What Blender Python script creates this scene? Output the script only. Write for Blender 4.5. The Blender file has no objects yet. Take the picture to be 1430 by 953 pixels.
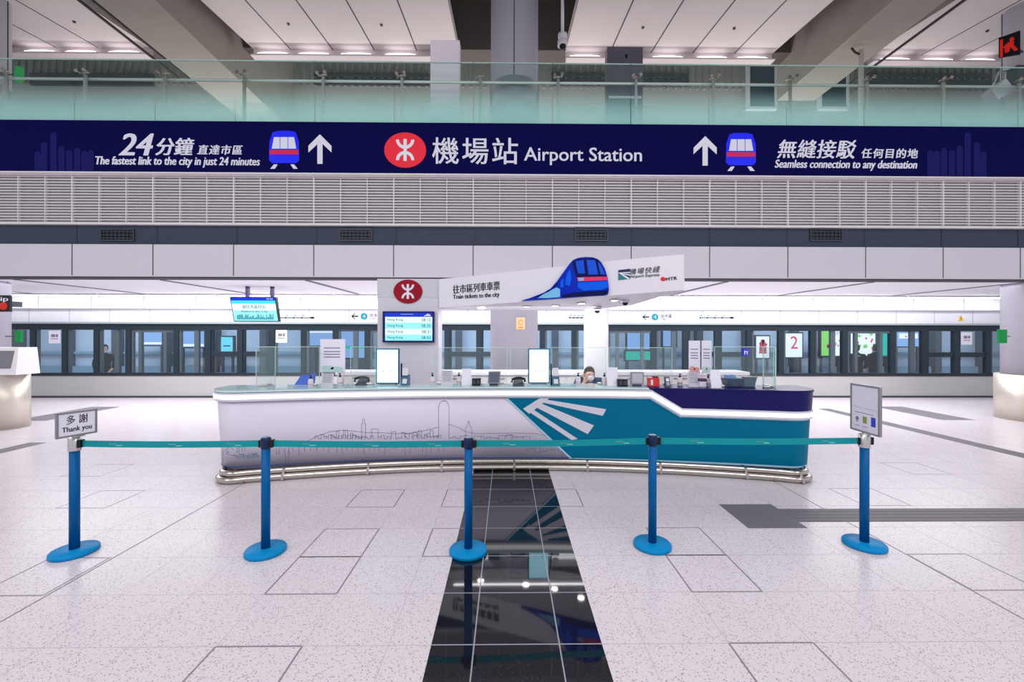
import bpy, bmesh, math, random
from mathutils import Vector, Matrix, Euler
random.seed(7)
SC = bpy.context.scene
COL = SC.collection

# ------------------------------------------------------------------ camera, world, lights, exposure
IW, IH, F = 1430.0, 953.0, 596.0
HOR, EYE = 467.0, 1.82
YAW, ROLL = math.radians(-0.67), math.radians(0.09)
cam_d = bpy.data.cameras.new('camera'); cam = bpy.data.objects.new('camera', cam_d); COL.objects.link(cam)
cam_d.sensor_width = 36.0; cam_d.lens = 36.0 * F / IW
cam_d.shift_y = -(IH / 2 - HOR) / IW
cam_d.clip_end = 200
cam.location = (0, 0, EYE)
CAMR = Matrix.Rotation(YAW, 3, 'Z') @ Matrix.Rotation(math.pi / 2, 3, 'X') @ Matrix.Rotation(ROLL, 3, 'Z')
cam.rotation_euler = CAMR.to_euler()
SC.camera = cam

w = bpy.data.worlds.new('world'); SC.world = w; w.use_nodes = True
w.node_tree.nodes['Background'].inputs[0].default_value = (0.90, 0.93, 1.0, 1)
w.node_tree.nodes['Background'].inputs[1].default_value = 0.72

def area(name, loc, sx, sy, power, col=(1, 1, 1), rot=(0, 0, 0)):
    l = bpy.data.lights.new(name, 'AREA'); l.shape = 'RECTANGLE'; l.size = sx; l.size_y = sy
    l.energy = power; l.color = col
    o = bpy.data.objects.new(name, l); COL.objects.link(o); o.location = loc; o.rotation_euler = rot
    return o
for x in (-9.0, -3.0, 3.0, 9.0):
    area('hall_downlight', (x, 3.6, 7.6), 3.4, 2.4, 26, (1, .97, .99))
    area('hall_downlight', (x, -1.2, 7.4), 3.4, 3.0, 235, (1, .97, .98))
for x in (-8, 0, 8):
    area('hall_fill_up', (x, -2.5, 4.6), 5.0, 1.6, 105, (1, .96, .97), (math.radians(180 - 38), 0, 0))  # added fill from behind the camera to brighten the ceiling rafts
    area('mezzanine_fill_up', (x, 12.9, 6.3), 7.0, .8, 200, (1, .97, .96), (math.radians(180), 0, 0))  # added fill lighting the upper wall and deck from below
    area('mezzanine_front_fill_up', (x, 9.9, 6.2), 7.0, 1.2, 40, (1, .97, .96), (math.radians(180 - 25), 0, 0))  # added fill that evens out the rafts and back wall
    area('platform_downlight', (x * 1.6, 14.9, 3.25), 10.0, 1.6, 330, (.84, .92, 1))
    area('soffit_downlight', (x, 10.2, 2.88), 7.6, 2.6, 200, (1, .99, 1))
    area('soffit_front_fill', (x, 8.0, 2.9), 7.0, .3, 30, (1, .99, 1))  # added fill to brighten the front of the centre column
area('canopy_downlight', (.35, 6.95, 2.25), 2.4, .4, 34, (1, .98, .98), (math.radians(25), 0, 0))
vs = SC.view_settings
SC.display_settings.display_device = 'sRGB'
vs.view_transform = 'Standard'; vs.look = 'None'; vs.gamma = 1.0; vs.use_curve_mapping = False
vs.exposure = 0.0
SC.cycles.transparent_max_bounces = 24
SC.cycles.max_bounces = 8
SC.cycles.caustics_reflective = False; SC.cycles.caustics_refractive = False
SC.cycles.sample_clamp_indirect = 6.0

# ------------------------------------------------------------------ pixel helpers
def ray(px, py):
    return CAMR @ Vector(((px - IW / 2) / F, -(py - HOR) / F, -1.0))
def at(px, py, y):
    r = ray(px, py); t = y / r.y
    return Vector((r.x * t, y, EYE + r.z * t))
def ground(px, py, h=0.0):
    r = ray(px, py); t = (h - EYE) / r.z
    return Vector((r.x * t, r.y * t, h))
def proj(p):
    v = CAMR.transposed() @ (Vector(p) - Vector((0, 0, EYE)))
    return (IW / 2 + F * v.x / -v.z, HOR - F * v.y / -v.z)

# ------------------------------------------------------------------ materials
def lin(c):
    return tuple(((v / 255) / 12.92 if v / 255 <= .04045 else ((v / 255 + .055) / 1.055) ** 2.4) for v in c) + (1,)
MATS = {}
def mat(name, rgb, rough=.5, metal=0.0, emit=0.0, spec=.25, emit_rgb=None, coat=0.0):
    if name in MATS: return MATS[name]
    m = bpy.data.materials.new(name); m.use_nodes = True
    b = m.node_tree.nodes['Principled BSDF']
    b.inputs['Base Color'].default_value = lin(rgb)
    b.inputs['Roughness'].default_value = rough; b.inputs['Metallic'].default_value = metal
    b.inputs['Specular IOR Level'].default_value = spec
    b.inputs['Coat Weight'].default_value = coat; b.inputs['Coat Roughness'].default_value = .05
    if emit:
        b.inputs['Base Color'].default_value = tuple(v * .25 for v in lin(rgb)[:3]) + (1,)
        b.inputs['Emission Color'].default_value = lin(emit_rgb or rgb); b.inputs['Emission Strength'].default_value = emit
    MATS[name] = m
    return m
def noisy(m, scale=8.0, amt=.05, stretch=(1, 1, 1)):
    """small procedural variation of colour (wear) and gloss"""
    nt = m.node_tree; b = nt.nodes['Principled BSDF']; c = tuple(b.inputs['Base Color'].default_value)
    tc = nt.nodes.new('ShaderNodeTexCoord'); mp = nt.nodes.new('ShaderNodeMapping'); mp.inputs['Scale'].default_value = stretch
    n = nt.nodes.new('ShaderNodeTexNoise'); n.inputs['Scale'].default_value = scale; n.inputs['Detail'].default_value = 3
    mx = nt.nodes.new('ShaderNodeMix'); mx.data_type = 'RGBA'
    mx.inputs[6].default_value = tuple(v * (1 - amt) for v in c[:3]) + (1,); mx.inputs[7].default_value = tuple(min(1, v * (1 + amt)) for v in c[:3]) + (1,)
    nt.links.new(tc.outputs['Object'], mp.inputs[0]); nt.links.new(mp.outputs[0], n.inputs['Vector'])
    nt.links.new(n.outputs['Fac'], mx.inputs[0]); nt.links.new(mx.outputs[2], b.inputs['Base Color'])
    return m
def glass(name, tint, refl=.08, body=0.0, body_rgb=(200, 225, 220), fade=None, rough=.0):
    """thin glass: tinted see-through, mirror reflection, and a painted pale glow that may fade upward (fade = z0,z1,most)"""
    m = bpy.data.materials.new(name); m.use_nodes = True; nt = m.node_tree; nt.nodes.clear()
    out = nt.nodes.new('ShaderNodeOutputMaterial'); tr = nt.nodes.new('ShaderNodeBsdfTransparent'); tr.inputs[0].default_value = tint + (1,)
    gl = nt.nodes.new('ShaderNodeBsdfGlossy'); gl.inputs['Roughness'].default_value = rough
    fr = nt.nodes.new('ShaderNodeFresnel'); fr.inputs[0].default_value = 1.45
    ml = nt.nodes.new('ShaderNodeMath'); ml.operation = 'MULTIPLY'; ml.inputs[1].default_value = refl / .04
    m1 = nt.nodes.new('ShaderNodeMixShader'); nt.links.new(fr.outputs[0], ml.inputs[0])
    ge = nt.nodes.new('ShaderNodeNewGeometry'); inv_ = nt.nodes.new('ShaderNodeMath'); inv_.operation = 'SUBTRACT'; inv_.inputs[0].default_value = 1.0
    mf = nt.nodes.new('ShaderNodeMath'); mf.operation = 'MULTIPLY'; mf.use_clamp = True
    nt.links.new(ge.outputs['Backfacing'], inv_.inputs[1]); nt.links.new(ml.outputs[0], mf.inputs[0]); nt.links.new(inv_.outputs[0], mf.inputs[1]); nt.links.new(mf.outputs[0], m1.inputs[0])
    nt.links.new(tr.outputs[0], m1.inputs[1]); nt.links.new(gl.outputs[0], m1.inputs[2]); last = m1
    if body or fade:
        df = nt.nodes.new('ShaderNodeBsdfDiffuse'); df.inputs[0].default_value = lin(body_rgb)
        m2 = nt.nodes.new('ShaderNodeMixShader'); m2.inputs[0].default_value = body
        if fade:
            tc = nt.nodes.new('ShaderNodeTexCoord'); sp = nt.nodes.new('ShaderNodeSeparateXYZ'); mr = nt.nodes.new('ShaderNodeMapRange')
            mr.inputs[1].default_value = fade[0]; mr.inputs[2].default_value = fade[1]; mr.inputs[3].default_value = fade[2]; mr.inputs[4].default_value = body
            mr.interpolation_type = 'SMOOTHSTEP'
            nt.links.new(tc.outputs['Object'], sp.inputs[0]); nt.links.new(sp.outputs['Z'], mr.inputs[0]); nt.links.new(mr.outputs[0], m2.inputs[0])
        nt.links.new(last.outputs[0], m2.inputs[1]); nt.links.new(df.outputs[0], m2.inputs[2]); last = m2
    nt.links.new(last.outputs[0], out.inputs[0])
    MATS[name] = m
    return m
def terrazzo(name, rgb, dark, rough, amount, spec=.5):
    m = mat(name, rgb, rough, spec=spec); nt = m.node_tree; b = nt.nodes['Principled BSDF']
    tc = nt.nodes.new('ShaderNodeTexCoord'); last = None
    base = nt.nodes.new('ShaderNodeRGB'); base.outputs[0].default_value = lin(rgb); last = base.outputs[0]
    big = nt.nodes.new('ShaderNodeTexNoise'); big.inputs['Scale'].default_value = .7; nt.links.new(tc.outputs['Object'], big.inputs['Vector'])
    mx0 = nt.nodes.new('ShaderNodeMix'); mx0.data_type = 'RGBA'; nt.links.new(big.outputs['Fac'], mx0.inputs[0])
    c = lin(rgb); mx0.inputs[6].default_value = tuple(v * .96 for v in c[:3]) + (1,); mx0.inputs[7].default_value = tuple(min(1, v * 1.03) for v in c[:3]) + (1,)
    last = mx0.outputs[2]
    for sc, thr, dk in ((110, amount, dark), (190, amount * .9, tuple((a + b_) // 2 for a, b_ in zip(rgb, dark)))):
        v = nt.nodes.new('ShaderNodeTexVoronoi'); v.inputs['Scale'].default_value = sc; nt.links.new(tc.outputs['Object'], v.inputs['Vector'])
        sp = nt.nodes.new('ShaderNodeSeparateColor'); nt.links.new(v.outputs['Color'], sp.inputs[0])
        lt = nt.nodes.new('ShaderNodeMath'); lt.operation = 'LESS_THAN'; lt.inputs[1].default_value = thr; nt.links.new(sp.outputs[0], lt.inputs[0])
        l2 = nt.nodes.new('ShaderNodeMath'); l2.operation = 'LESS_THAN'; l2.inputs[1].default_value = .42; nt.links.new(v.outputs['Distance'], l2.inputs[0])
        mu = nt.nodes.new('ShaderNodeMath'); mu.operation = 'MULTIPLY'; nt.links.new(lt.outputs[0], mu.inputs[0]); nt.links.new(l2.outputs[0], mu.inputs[1])
        mx = nt.nodes.new('ShaderNodeMix'); mx.data_type = 'RGBA'; nt.links.new(mu.outputs[0], mx.inputs[0]); nt.links.new(last, mx.inputs[6]); mx.inputs[7].default_value = lin(dk); last = mx.outputs[2]
    nt.links.new(last, b.inputs['Base Color'])
    return m

FLOOR = terrazzo('white_terrazzo', (216, 208, 214), (150, 138, 146), .24, .20, .22)
JOINT = mat('floor_joint', (178, 170, 177), .4)
JOINTD = mat('dark_joint', (136, 128, 136), .4)
BLACKT = terrazzo('black_granite', (18, 18, 26), (40, 40, 54), .04, .10, .6)
BLACKJ = mat('pale_joint', (150, 150, 162), .3)
TACT = noisy(mat('grey_tactile', (112, 108, 114), .5), 40, .12)
WHITE = noisy(mat('white_cladding', (206, 202, 211), .4), 1.2, .02)
PANEL = noisy(mat('ceiling_raft_paint', (192, 182, 184), .6), 1.5, .02)
CONC = noisy(mat('grey_brown_concrete', (142, 134, 128), .8), 2.0, .10)
CONCD = noisy(mat('dark_concrete', (84, 78, 75), .85), 2.0, .10)
SEAM = mat('seam_dark', (60, 58, 66), .6)
SLATE = noisy(mat('slate_panel', (62, 70, 86), .5, spec=.1), 1.0, .05)
LOUV = mat('louvre_aluminium', (222, 216, 219), .5)
LOUVB = mat('louvre_backing', (186, 180, 184), .8)
VENTK = mat('vent_black', (14, 14, 20), .5)
NAVY = mat('banner_navy', (10, 10, 70), .6, spec=.03)
NAVYL = mat('banner_skyline', (30, 30, 98), .6, spec=.03)
LETW = mat('backlit_white', (226, 224, 240), .4, emit=.62)
ARROW = mat('arrow_white', (222, 220, 236), .4, emit=.62)
RED = mat('logo_red', (222, 34, 54), .5, emit=.75)
RED2 = mat('logo_dark_red', (146, 20, 40), .5, spec=.1)
BLUET = mat('pictogram_blue', (14, 26, 236), .4, emit=.8)
REDT = mat('pictogram_red', (206, 26, 60), .4, emit=.7)
WHITET = mat('pictogram_white', (220, 220, 236), .4, emit=.62)
STEEL = noisy(mat('brushed_steel', (205, 202, 200), .26, 1.0), 30, .06, (1, 1, .05))
DRUM = noisy(mat('champagne_steel', (212, 205, 192), .36, .55), 20, .05, (1, 1, .05))
CHROME = mat('polished_steel', (196, 188, 180), .22, 1.0)
DGREY = mat('dark_grey_metal', (70, 74, 84), .4, .4)
COLM = noisy(mat('column_cladding', (178, 176, 188), .45), 1.0, .02)
BAL = glass('green_balustrade_glass', (.93, .975, .96), .03, .02, (110, 160, 150), (0.0, .80, .62))  # paler bottom is painted-in glow from the bright floor, fading upward
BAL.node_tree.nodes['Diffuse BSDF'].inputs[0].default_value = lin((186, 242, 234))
GEDGE = mat('glass_edge', (186, 220, 210), .2)
CLEAR = glass('clear_screen_glass', (.965, .985, .98), .05, .03, (200, 230, 225))
PSDG = glass('platform_glass', (.88, .92, .96), .08)
PSDF = mat('platform_frame', (40, 52, 62), .4, .2)
PSDM = mat('platform_mullion', (86, 98, 106), .4, .3)
HEAD = mat('header_white', (226, 226, 234), .35)
GREYW = noisy(mat('low_wall_grey', (176, 175, 177), .4), 1.0, .03)
COVE = mat('cove_lamp', (255, 255, 255), emit=13.0, emit_rgb=(255, 252, 255))
RAFTL = mat('raft_lamp', (255, 250, 252), emit=4.0, emit_rgb=(255, 248, 250))
DOWNL = mat('downlight_lens', (255, 255, 255), emit=30.0, emit_rgb=(255, 240, 240))
CBODY = noisy(mat('counter_white', (214, 208, 222), .30), 1.0, .015)
CWHITE = mat('counter_band_white', (208, 206, 218), .3)
GLOW = mat('counter_light_strip', (255, 255, 255), emit=1.25, emit_rgb=(255, 250, 255))
TEAL = mat('counter_teal', (0, 106, 140), .45, spec=.08)
TEALE = mat('pale_blue_edge', (172, 208, 228), .35)
CNAVY = mat('counter_navy', (18, 16, 86), .3, spec=.2)
CTOP = mat('reflected_green_top', (190, 218, 216), .08, spec=.7)
INK = mat('line_art_ink', (96, 104, 140), .5)
INKB = mat('line_art_blue', (60, 110, 150), .5)
PLINTH = mat('dark_plinth', (58, 54, 54), .5)
POSTB = mat('stanchion_blue', (0, 86, 146), .4, spec=.12)
BASEB = mat('stanchion_base_blue', (6, 134, 194), .4, spec=.12)
HEADK = mat('stanchion_head', (16, 38, 72), .35)
BLACKP = mat('black_plastic', (18, 20, 26), .35)
BELT = mat('belt_teal', (0, 138, 146), .6)
BELTW = mat('belt_print', (150, 206, 206), .6)
PAPER = mat('white_paper', (226, 222, 236), .5)
TXT = mat('black_text', (28, 28, 44), .5)
ALU = mat('aluminium_frame', (150, 150, 152), .35, .8)
SCRW = mat('screen_white', (250, 253, 255), .2, emit=2.7, emit_rgb=(166, 236, 255))
SCRF = mat('kiosk_frame', (50, 92, 122), .35)
SCRB = mat('screen_blue', (22, 50, 200), .2, emit=.9)
SCRC = mat('screen_cyan', (150, 240, 250), .2, emit=.95)
SCRC2 = mat('screen_deep_cyan', (60, 214, 244), .2, emit=.95)
SCRP = mat('screen_pale', (226, 252, 252), .2, emit=.95)
SCRT = mat('screen_text', (14, 60, 90), .4)
FRAMEN = mat('navy_bezel', (14, 30, 84), .3)
PAPBLUE = mat('leaflet_blue', (40, 84, 214), .4)
SKIN = mat('skin', (224, 176, 160), .55)
HAIR = mat('dark_brown_hair', (78, 62, 50), .6)
NAVYC = mat('navy_blazer', (30, 54, 98), .8)
MASKW = mat('white_mask', (234, 230, 236), .8)
JKT1 = mat('dark_green_jacket', (38, 48, 50), .85); JKT2 = mat('dark_blue_jacket', (28, 52, 66), .85)
TRS = mat('black_trousers', (18, 20, 26), .85)
GREYP = mat('grey_plastic', (120, 124, 134), .4); LGREY = mat('light_grey_plastic', (206, 204, 212), .4)
REDP = mat('red_plastic', (214, 60, 62), .4)
TEALP = mat('teal_print', (20, 130, 130), .5); GREENS = mat('exit_green', (0, 150, 70), .4, emit=.5)
YEL = mat('warning_yellow', (240, 190, 20), .5); ORANGE = mat('orange_notice', (238, 196, 150), .5); ORANGED = mat('orange_print', (226, 130, 60), .5)
FARW = noisy(mat('far_wall', (176, 192, 208), .5), .6, .12)
FARD = mat('far_dark', (70, 80, 92), .5)
LBOX = mat('lightbox_white', (244, 250, 255), .3, emit=.9); LBLU = mat('lightbox_blue', (150, 190, 240), .3, emit=.7)
LBTEAL = mat('lightbox_teal', (0, 200, 180), .3, emit=.7); LBGRN = mat('lightbox_green', (150, 226, 120), .3, emit=.8)
LBCYAN = mat('lightbox_cyan', (120, 226, 246), .3, emit=.8); PINK = mat('print_red', (220, 70, 90), .5)
TUBE = mat('added_tube_glow', (240, 248, 255), .3, emit=2.5)
TRB = mat('train_blue', (0, 40, 176), .4, spec=.1); TRB2 = mat('train_bright_blue', (0, 92, 230), .4, spec=.1); TRD = mat('train_dark_blue', (4, 14, 74), .4, spec=.1)
TRG = mat('train_glass', (10, 78, 208), .3, spec=.15); TRL = mat('train_pale', (120, 186, 228), .4, spec=.1); TRR = mat('train_red', (220, 60, 104), .5, spec=.1)
REDLED = mat('red_sign', (214, 40, 30), .4, emit=.5); BROWNP = mat('cable_dark', (44, 40, 40), .6)

# ------------------------------------------------------------------ mesh helpers
def link(name, me, parent=None):
    o = bpy.data.objects.new(name, me); COL.objects.link(o)
    if parent is not None: o.parent = parent
    return o
class MB:
    def __init__(s): s.bm = bmesh.new()
    def box(s, x0, x1, y0, y1, z0, z1, bev=0.0):
        g = bmesh.ops.create_cube(s.bm, size=1)['verts']
        for v in g:
            v.co = Vector((x0 + (v.co.x + .5) * (x1 - x0), y0 + (v.co.y + .5) * (y1 - y0), z0 + (v.co.z + .5) * (z1 - z0)))
        if bev:
            es = list({e for v in g for e in v.link_edges})
            bmesh.ops.bevel(s.bm, geom=es, offset=bev, segments=2, affect='EDGES', profile=.5)
        return s
    def hexa(s, pts):
        """eight corners: bottom ring then top ring"""
        v = [s.bm.verts.new(p) for p in pts]
        for f in ((3, 2, 1, 0), (4, 5, 6, 7), (0, 1, 5, 4), (1, 2, 6, 5), (2, 3, 7, 6), (3, 0, 4, 7)): s.bm.faces.new([v[i] for i in f])
        return s
    def cyl(s, p0, p1, r0, r1=None, n=20, caps=True):
        p0, p1 = Vector(p0), Vector(p1); r1 = r0 if r1 is None else r1
        d = (p1 - p0); q = d.to_track_quat('Z', 'Y')
        a, b = [], []
        for i in range(n):
            c = Vector((math.cos(2 * math.pi * i / n), math.sin(2 * math.pi * i / n), 0))
            a.append(s.bm.verts.new(p0 + q @ (c * r0))); b.append(s.bm.verts.new(p1 + q @ (c * r1)))
        for i in range(n):
            f = s.bm.faces.new((a[i], a[(i + 1) % n], b[(i + 1) % n], b[i])); f.smooth = True
        if caps: s.bm.faces.new(a[::-1]); s.bm.faces.new(b)
        return s
    def tube(s, pts, r, n=10, closed=False):
        pts = [Vector(p) for p in pts]; rings = []; N = len(pts)
        for i, p in enumerate(pts):
            t = (pts[min(i + 1, N - 1)] - pts[max(i - 1, 0)]).normalized()
            up = Vector((0, 0, 1)) if abs(t.z) < .95 else Vector((0, 1, 0))
            a = t.cross(up).normalized(); b = a.cross(t).normalized()
            rings.append([s.bm.verts.new(p + (a * math.cos(2 * math.pi * k / n) + b * math.sin(2 * math.pi * k / n)) * r) for k in range(n)])
        for i in range(N - 1):
            for k in range(n):
                f = s.bm.faces.new((rings[i][k], rings[i + 1][k], rings[i + 1][(k + 1) % n], rings[i][(k + 1) % n])); f.smooth = True
        s.bm.faces.new(rings[0]); s.bm.faces.new(rings[-1][::-1])
        return s
    def lathe(s, prof, cx=0, cy=0, n=32):
        rings = []
        for r, z in prof:
            rings.append([s.bm.verts.new((cx + r * math.cos(2 * math.pi * k / n), cy + r * math.sin(2 * math.pi * k / n), z)) for k in range(n)])
        for i in range(len(prof) - 1):
            for k in range(n):
                f = s.bm.faces.new((rings[i][k], rings[i][(k + 1) % n], rings[i + 1][(k + 1) % n], rings[i + 1][k])); f.smooth = True
        s.bm.faces.new(rings[0][::-1]); s.bm.faces.new(rings[-1])
        return s
    def sph(s, c, rx, ry=None, rz=None, u=16, v=10):
        g = bmesh.ops.create_uvsphere(s.bm, u_segments=u, v_segments=v, radius=1)['verts']
        for x in g: x.co = Vector((c[0] + x.co.x * rx, c[1] + x.co.y * (ry or rx), c[2] + x.co.z * (rz or rx)))
        for x in g:
            for f in x.link_faces: f.smooth = True
        return s
    def flat(s, polys, fmap, d0, d1, cut=None):
        """plane figures given in (u, v), each made solid between depths d0 and d1 on the surface fmap(u, v, d)"""
        for poly in polys:
            t = bmesh.new(); vs_ = [t.verts.new((p[0], p[1], 0)) for p in poly]
            try: t.faces.new(vs_)
            except ValueError: t.free(); continue
            bmesh.ops.triangulate(t, faces=t.faces[:])
            if cut:
                lo = min(p[0] for p in poly); hi = max(p[0] for p in poly); k = math.ceil(lo / cut)
                while k * cut < hi:
                    if k * cut > lo: bmesh.ops.bisect_plane(t, geom=t.verts[:] + t.edges[:] + t.faces[:], plane_co=(k * cut, 0, 0), plane_no=(1, 0, 0))
                    k += 1
            s.solid(t, fmap, d0, d1); t.free()
        return s
    def solid(s, t, fmap, d0, d1):
        bmesh.ops.recalc_face_normals(t, faces=t.faces[:])
        lo, hi = {}, {}
        for v in t.verts:
            hi[v] = s.bm.verts.new(fmap(v.co.x, v.co.y, d1)); lo[v] = s.bm.verts.new(fmap(v.co.x, v.co.y, d0))
        for f in t.faces:
            up = f.normal.z >= 0; vv = [hi[v] for v in f.verts]
            try: s.bm.faces.new(vv if up else vv[::-1])
            except ValueError: pass
        for e in t.edges:
            if len(e.link_faces) == 1:
                a, b = e.verts
                try: s.bm.faces.new((lo[a], lo[b], hi[b], hi[a]))
                except ValueError: pass
    def strokes(s, lines, wid, fmap, d0, d1, cut=None):
        polys = []
        for L in lines:
            for (ax, ay), (bx, by) in zip(L, L[1:]):
                l = math.hypot(bx - ax, by - ay)
                if l < 1e-6: continue
                tx, ty = (bx - ax) / l * wid / 2, (by - ay) / l * wid / 2
                polys.append([(ax - tx + ty, ay - ty - tx), (bx + tx + ty, by + ty - tx), (bx + tx - ty, by + ty + tx), (ax - tx - ty, ay - ty + tx)])
        return s.flat(polys, fmap, d0, d1, cut)
    def text(s, body, fmap, box, d0, d1, shear=0.0, bold=0.0, spacing=1.0):
        c = bpy.data.curves.new('tmp', 'FONT'); c.body = body; c.shear = shear; c.space_character = spacing; c.resolution_u = 3
        o = bpy.data.objects.new('tmp', c); COL.objects.link(o); bpy.context.view_layer.update()
        me = bpy.data.meshes.new_from_object(o.evaluated_get(bpy.context.evaluated_depsgraph_get()))
        t = bmesh.new(); t.from_mesh(me); bmesh.ops.remove_doubles(t, verts=t.verts[:], dist=1e-5)
        bpy.data.objects.remove(o); bpy.data.curves.remove(c); bpy.data.meshes.remove(me)
        xs = [v.co.x for v in t.verts]; ys = [v.co.y for v in t.verts]
        x0, x1, y0, y1 = min(xs), max(xs), min(ys), max(ys); bx0, by0, bx1, by1 = box
        for v in t.verts:
            v.co.x = bx0 + (v.co.x - x0) / (x1 - x0) * (bx1 - bx0); v.co.y = by0 + (v.co.y - y0) / (y1 - y0) * (by1 - by0); v.co.z = 0
        bh = bold * (by1 - by0)
        for dx in ((-bh, bh, bh) if bold else (0,)):
            for v in t.verts: v.co.x += dx
            s.solid(t, fmap, d0, d1)
        t.free()
        return s
    def build(s, name, m, parent=None, world=False):
        if world and parent is not None:
            q, off = parent, Vector()
            while q is not None: off += q.location; q = q.parent
            for v in s.bm.verts: v.co -= off
        bmesh.ops.recalc_face_normals(s.bm, faces=s.bm.faces[:])
        me = bpy.data.meshes.new(name); s.bm.to_mesh(me); s.bm.free(); me.materials.append(m)
        return link(name, me, parent)
def thing(name, label, cat, loc=(0, 0, 0), rz=0.0, group=None):
    o = bpy.data.objects.new(name, None); COL.objects.link(o); o.empty_display_size = .1
    o.location = loc; o.rotation_euler = (0, 0, rz)
    return tag(o, label, cat, group)
def tag(o, label, cat, group=None):
    o['label'] = label; o['category'] = cat
    if group: o['group'] = group
    return o
def struct(o, label=None):
    o['kind'] = 'structure'
    if label: o['label'] = label
    return o
def facing(y, x0=0.0, z0=0.0):            # a plane that faces the hall (towards -Y)
    return lambda u, v, d: Vector((x0 + u, y - d, z0 + v))
def rc(u0, v0, u1, v1): return [(u0, v0), (u1, v0), (u1, v1), (u0, v1)]
def ring(cx, cy, rx, ry, n=40):
    return [(cx + rx * math.cos(2 * math.pi * i / n), cy + ry * math.sin(2 * math.pi * i / n)) for i in range(n)]
def arc(cx, cy, rx, ry, a0, a1, n=14):
    return [(cx + rx * math.cos(math.radians(a0 + (a1 - a0) * i / n)), cy + ry * math.sin(math.radians(a0 + (a1 - a0) * i / n))) for i in range(n + 1)]
def thick_arc(cx, cy, rx, ry, wd, a0, a1, n=14):
    o, i = arc(cx, cy, rx + wd / 2, ry + wd / 2, a0, a1, n), arc(cx, cy, rx - wd / 2, ry - wd / 2, a0, a1, n)
    return [[o[k], o[k + 1], i[k + 1], i[k]] for k in range(n)]
def railway_logo(parent, fmap, cx, cy, rx, ry, disc, mark, d=.004, world=True):
    b = MB().flat([ring(cx, cy, rx, ry)], fmap, 0, d).build('emblem_disc', disc, parent, world)
    q = MB(); sx, sy = rx / 1.18, ry
    q.flat([[(cx - .09 * sx, cy - .62 * sy), (cx + .09 * sx, cy - .62 * sy), (cx + .09 * sx, cy + .62 * sy), (cx - .09 * sx, cy + .62 * sy)]], fmap, d * .5, d * 1.6)
    q.flat(thick_arc(cx, cy + .58 * sy, .43 * sx, .43 * sy, .17 * sy, 180, 360), fmap, d * .5, d * 1.7)
    q.flat(thick_arc(cx, cy - .58 * sy, .43 * sx, .43 * sy, .17 * sy, 0, 180), fmap, d * .5, d * 1.7)
    q.build('emblem_mark', mark, parent, world)

# ------------------------------------------------------------------ floor
struct(MB().box(-16, 16, -3, 12.25, -.12, 0).build('floor', FLOOR))
g = MB()
for k in range(-30, 31):
    x = -.19 + .5 * k
    if abs(x) < 15: g.box(x - .0016, x + .0016, .6, 12.2, 0, .0006)
for k in range(-3, 20): g.box(-15, 15, 2.5 + .5 * k - .0018, 2.5 + .5 * k + .0018, 0, .0005)
struct(g.build('trim_1', JOINT))
g = MB()
def outline(x0, x1, y0, y1, wd=.011):
    for a in (x0, x1): g.box(a - wd / 2, a + wd / 2, y0, y1, 0, .0010)
    for b in (y0, y1): g.box(x0 + wd / 2, x1 - wd / 2, b - wd / 2, b + wd / 2, 0, .0010)
for r in ((-1.69, -1.19, 1.5, 2.5), (-1.69, -1.19, 3.0, 3.5), (-1.69, -1.19, 3.5, 4.0), (-1.69, -1.19, 4.5, 5.0), (-.69, -.43, 4.5, 5.0), (-.69, -.43, 3.5, 4.0),
          (.56, .81, 4.5, 5.0), (1.31, 1.81, 1.5, 2.5), (1.31, 1.81, 3.0, 3.5), (1.31, 1.81, 3.5, 4.0), (3.32, 3.81, 3.0, 3.5), (3.81, 4.31, 4.5, 5.0),
          (-4.69, -4.19, 4.5, 5.0), (-5.69, -5.19, 5.5, 6.0), (5.31, 5.81, 5.5, 6.0), (-3.69, -3.22, 3.0, 3.5)): outline(*r)
for x in (-3.19, 3.31): g.box(x - .006, x + .006, .6, 12.2, 0, .0012)
struct(g.build('trim_2', JOINTD))
struct(MB().box(-.44, .56, .6, 6.0, .0002, .0016).build('trim_3', BLACKT))
g = MB()
for x in (-.19, .31): g.box(x - .004, x + .004, .6, 6.0, .0010, .0021)
for k in range(-3, 7): g.box(-.44, .56, 2.5 + .5 * k - .004, 2.5 + .5 * k + .004, .0010, .0020)
struct(g.build('trim_4', BLACKJ))
g = MB()
g.box(2.27, 2.83, 3.98, 4.54, 0, .003)
for k in range(4): g.box(2.83, 14, 4.12 + k * .075, 4.17 + k * .075, 0, .004)
g.box(2.83, 14, 4.11, 4.42, 0, .0015)
for k in range(4): g.box(7.65 + k * .075, 7.70 + k * .075, 1.0, 10.4, 0, .004)
g.box(7.64, 7.94, 1.0, 10.4, 0, .0015)
for k in range(4): g.box(-7.95 + k * .075, -7.90 + k * .075, 5.4, 7.2, 0, .004)
g.box(9.3, 10.0, 9.0, 10.7, 0, .003); g.box(-10.3, -9.6, 9.0, 10.7, 0, .003)
struct(g.build('trim_5', TACT))

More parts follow.
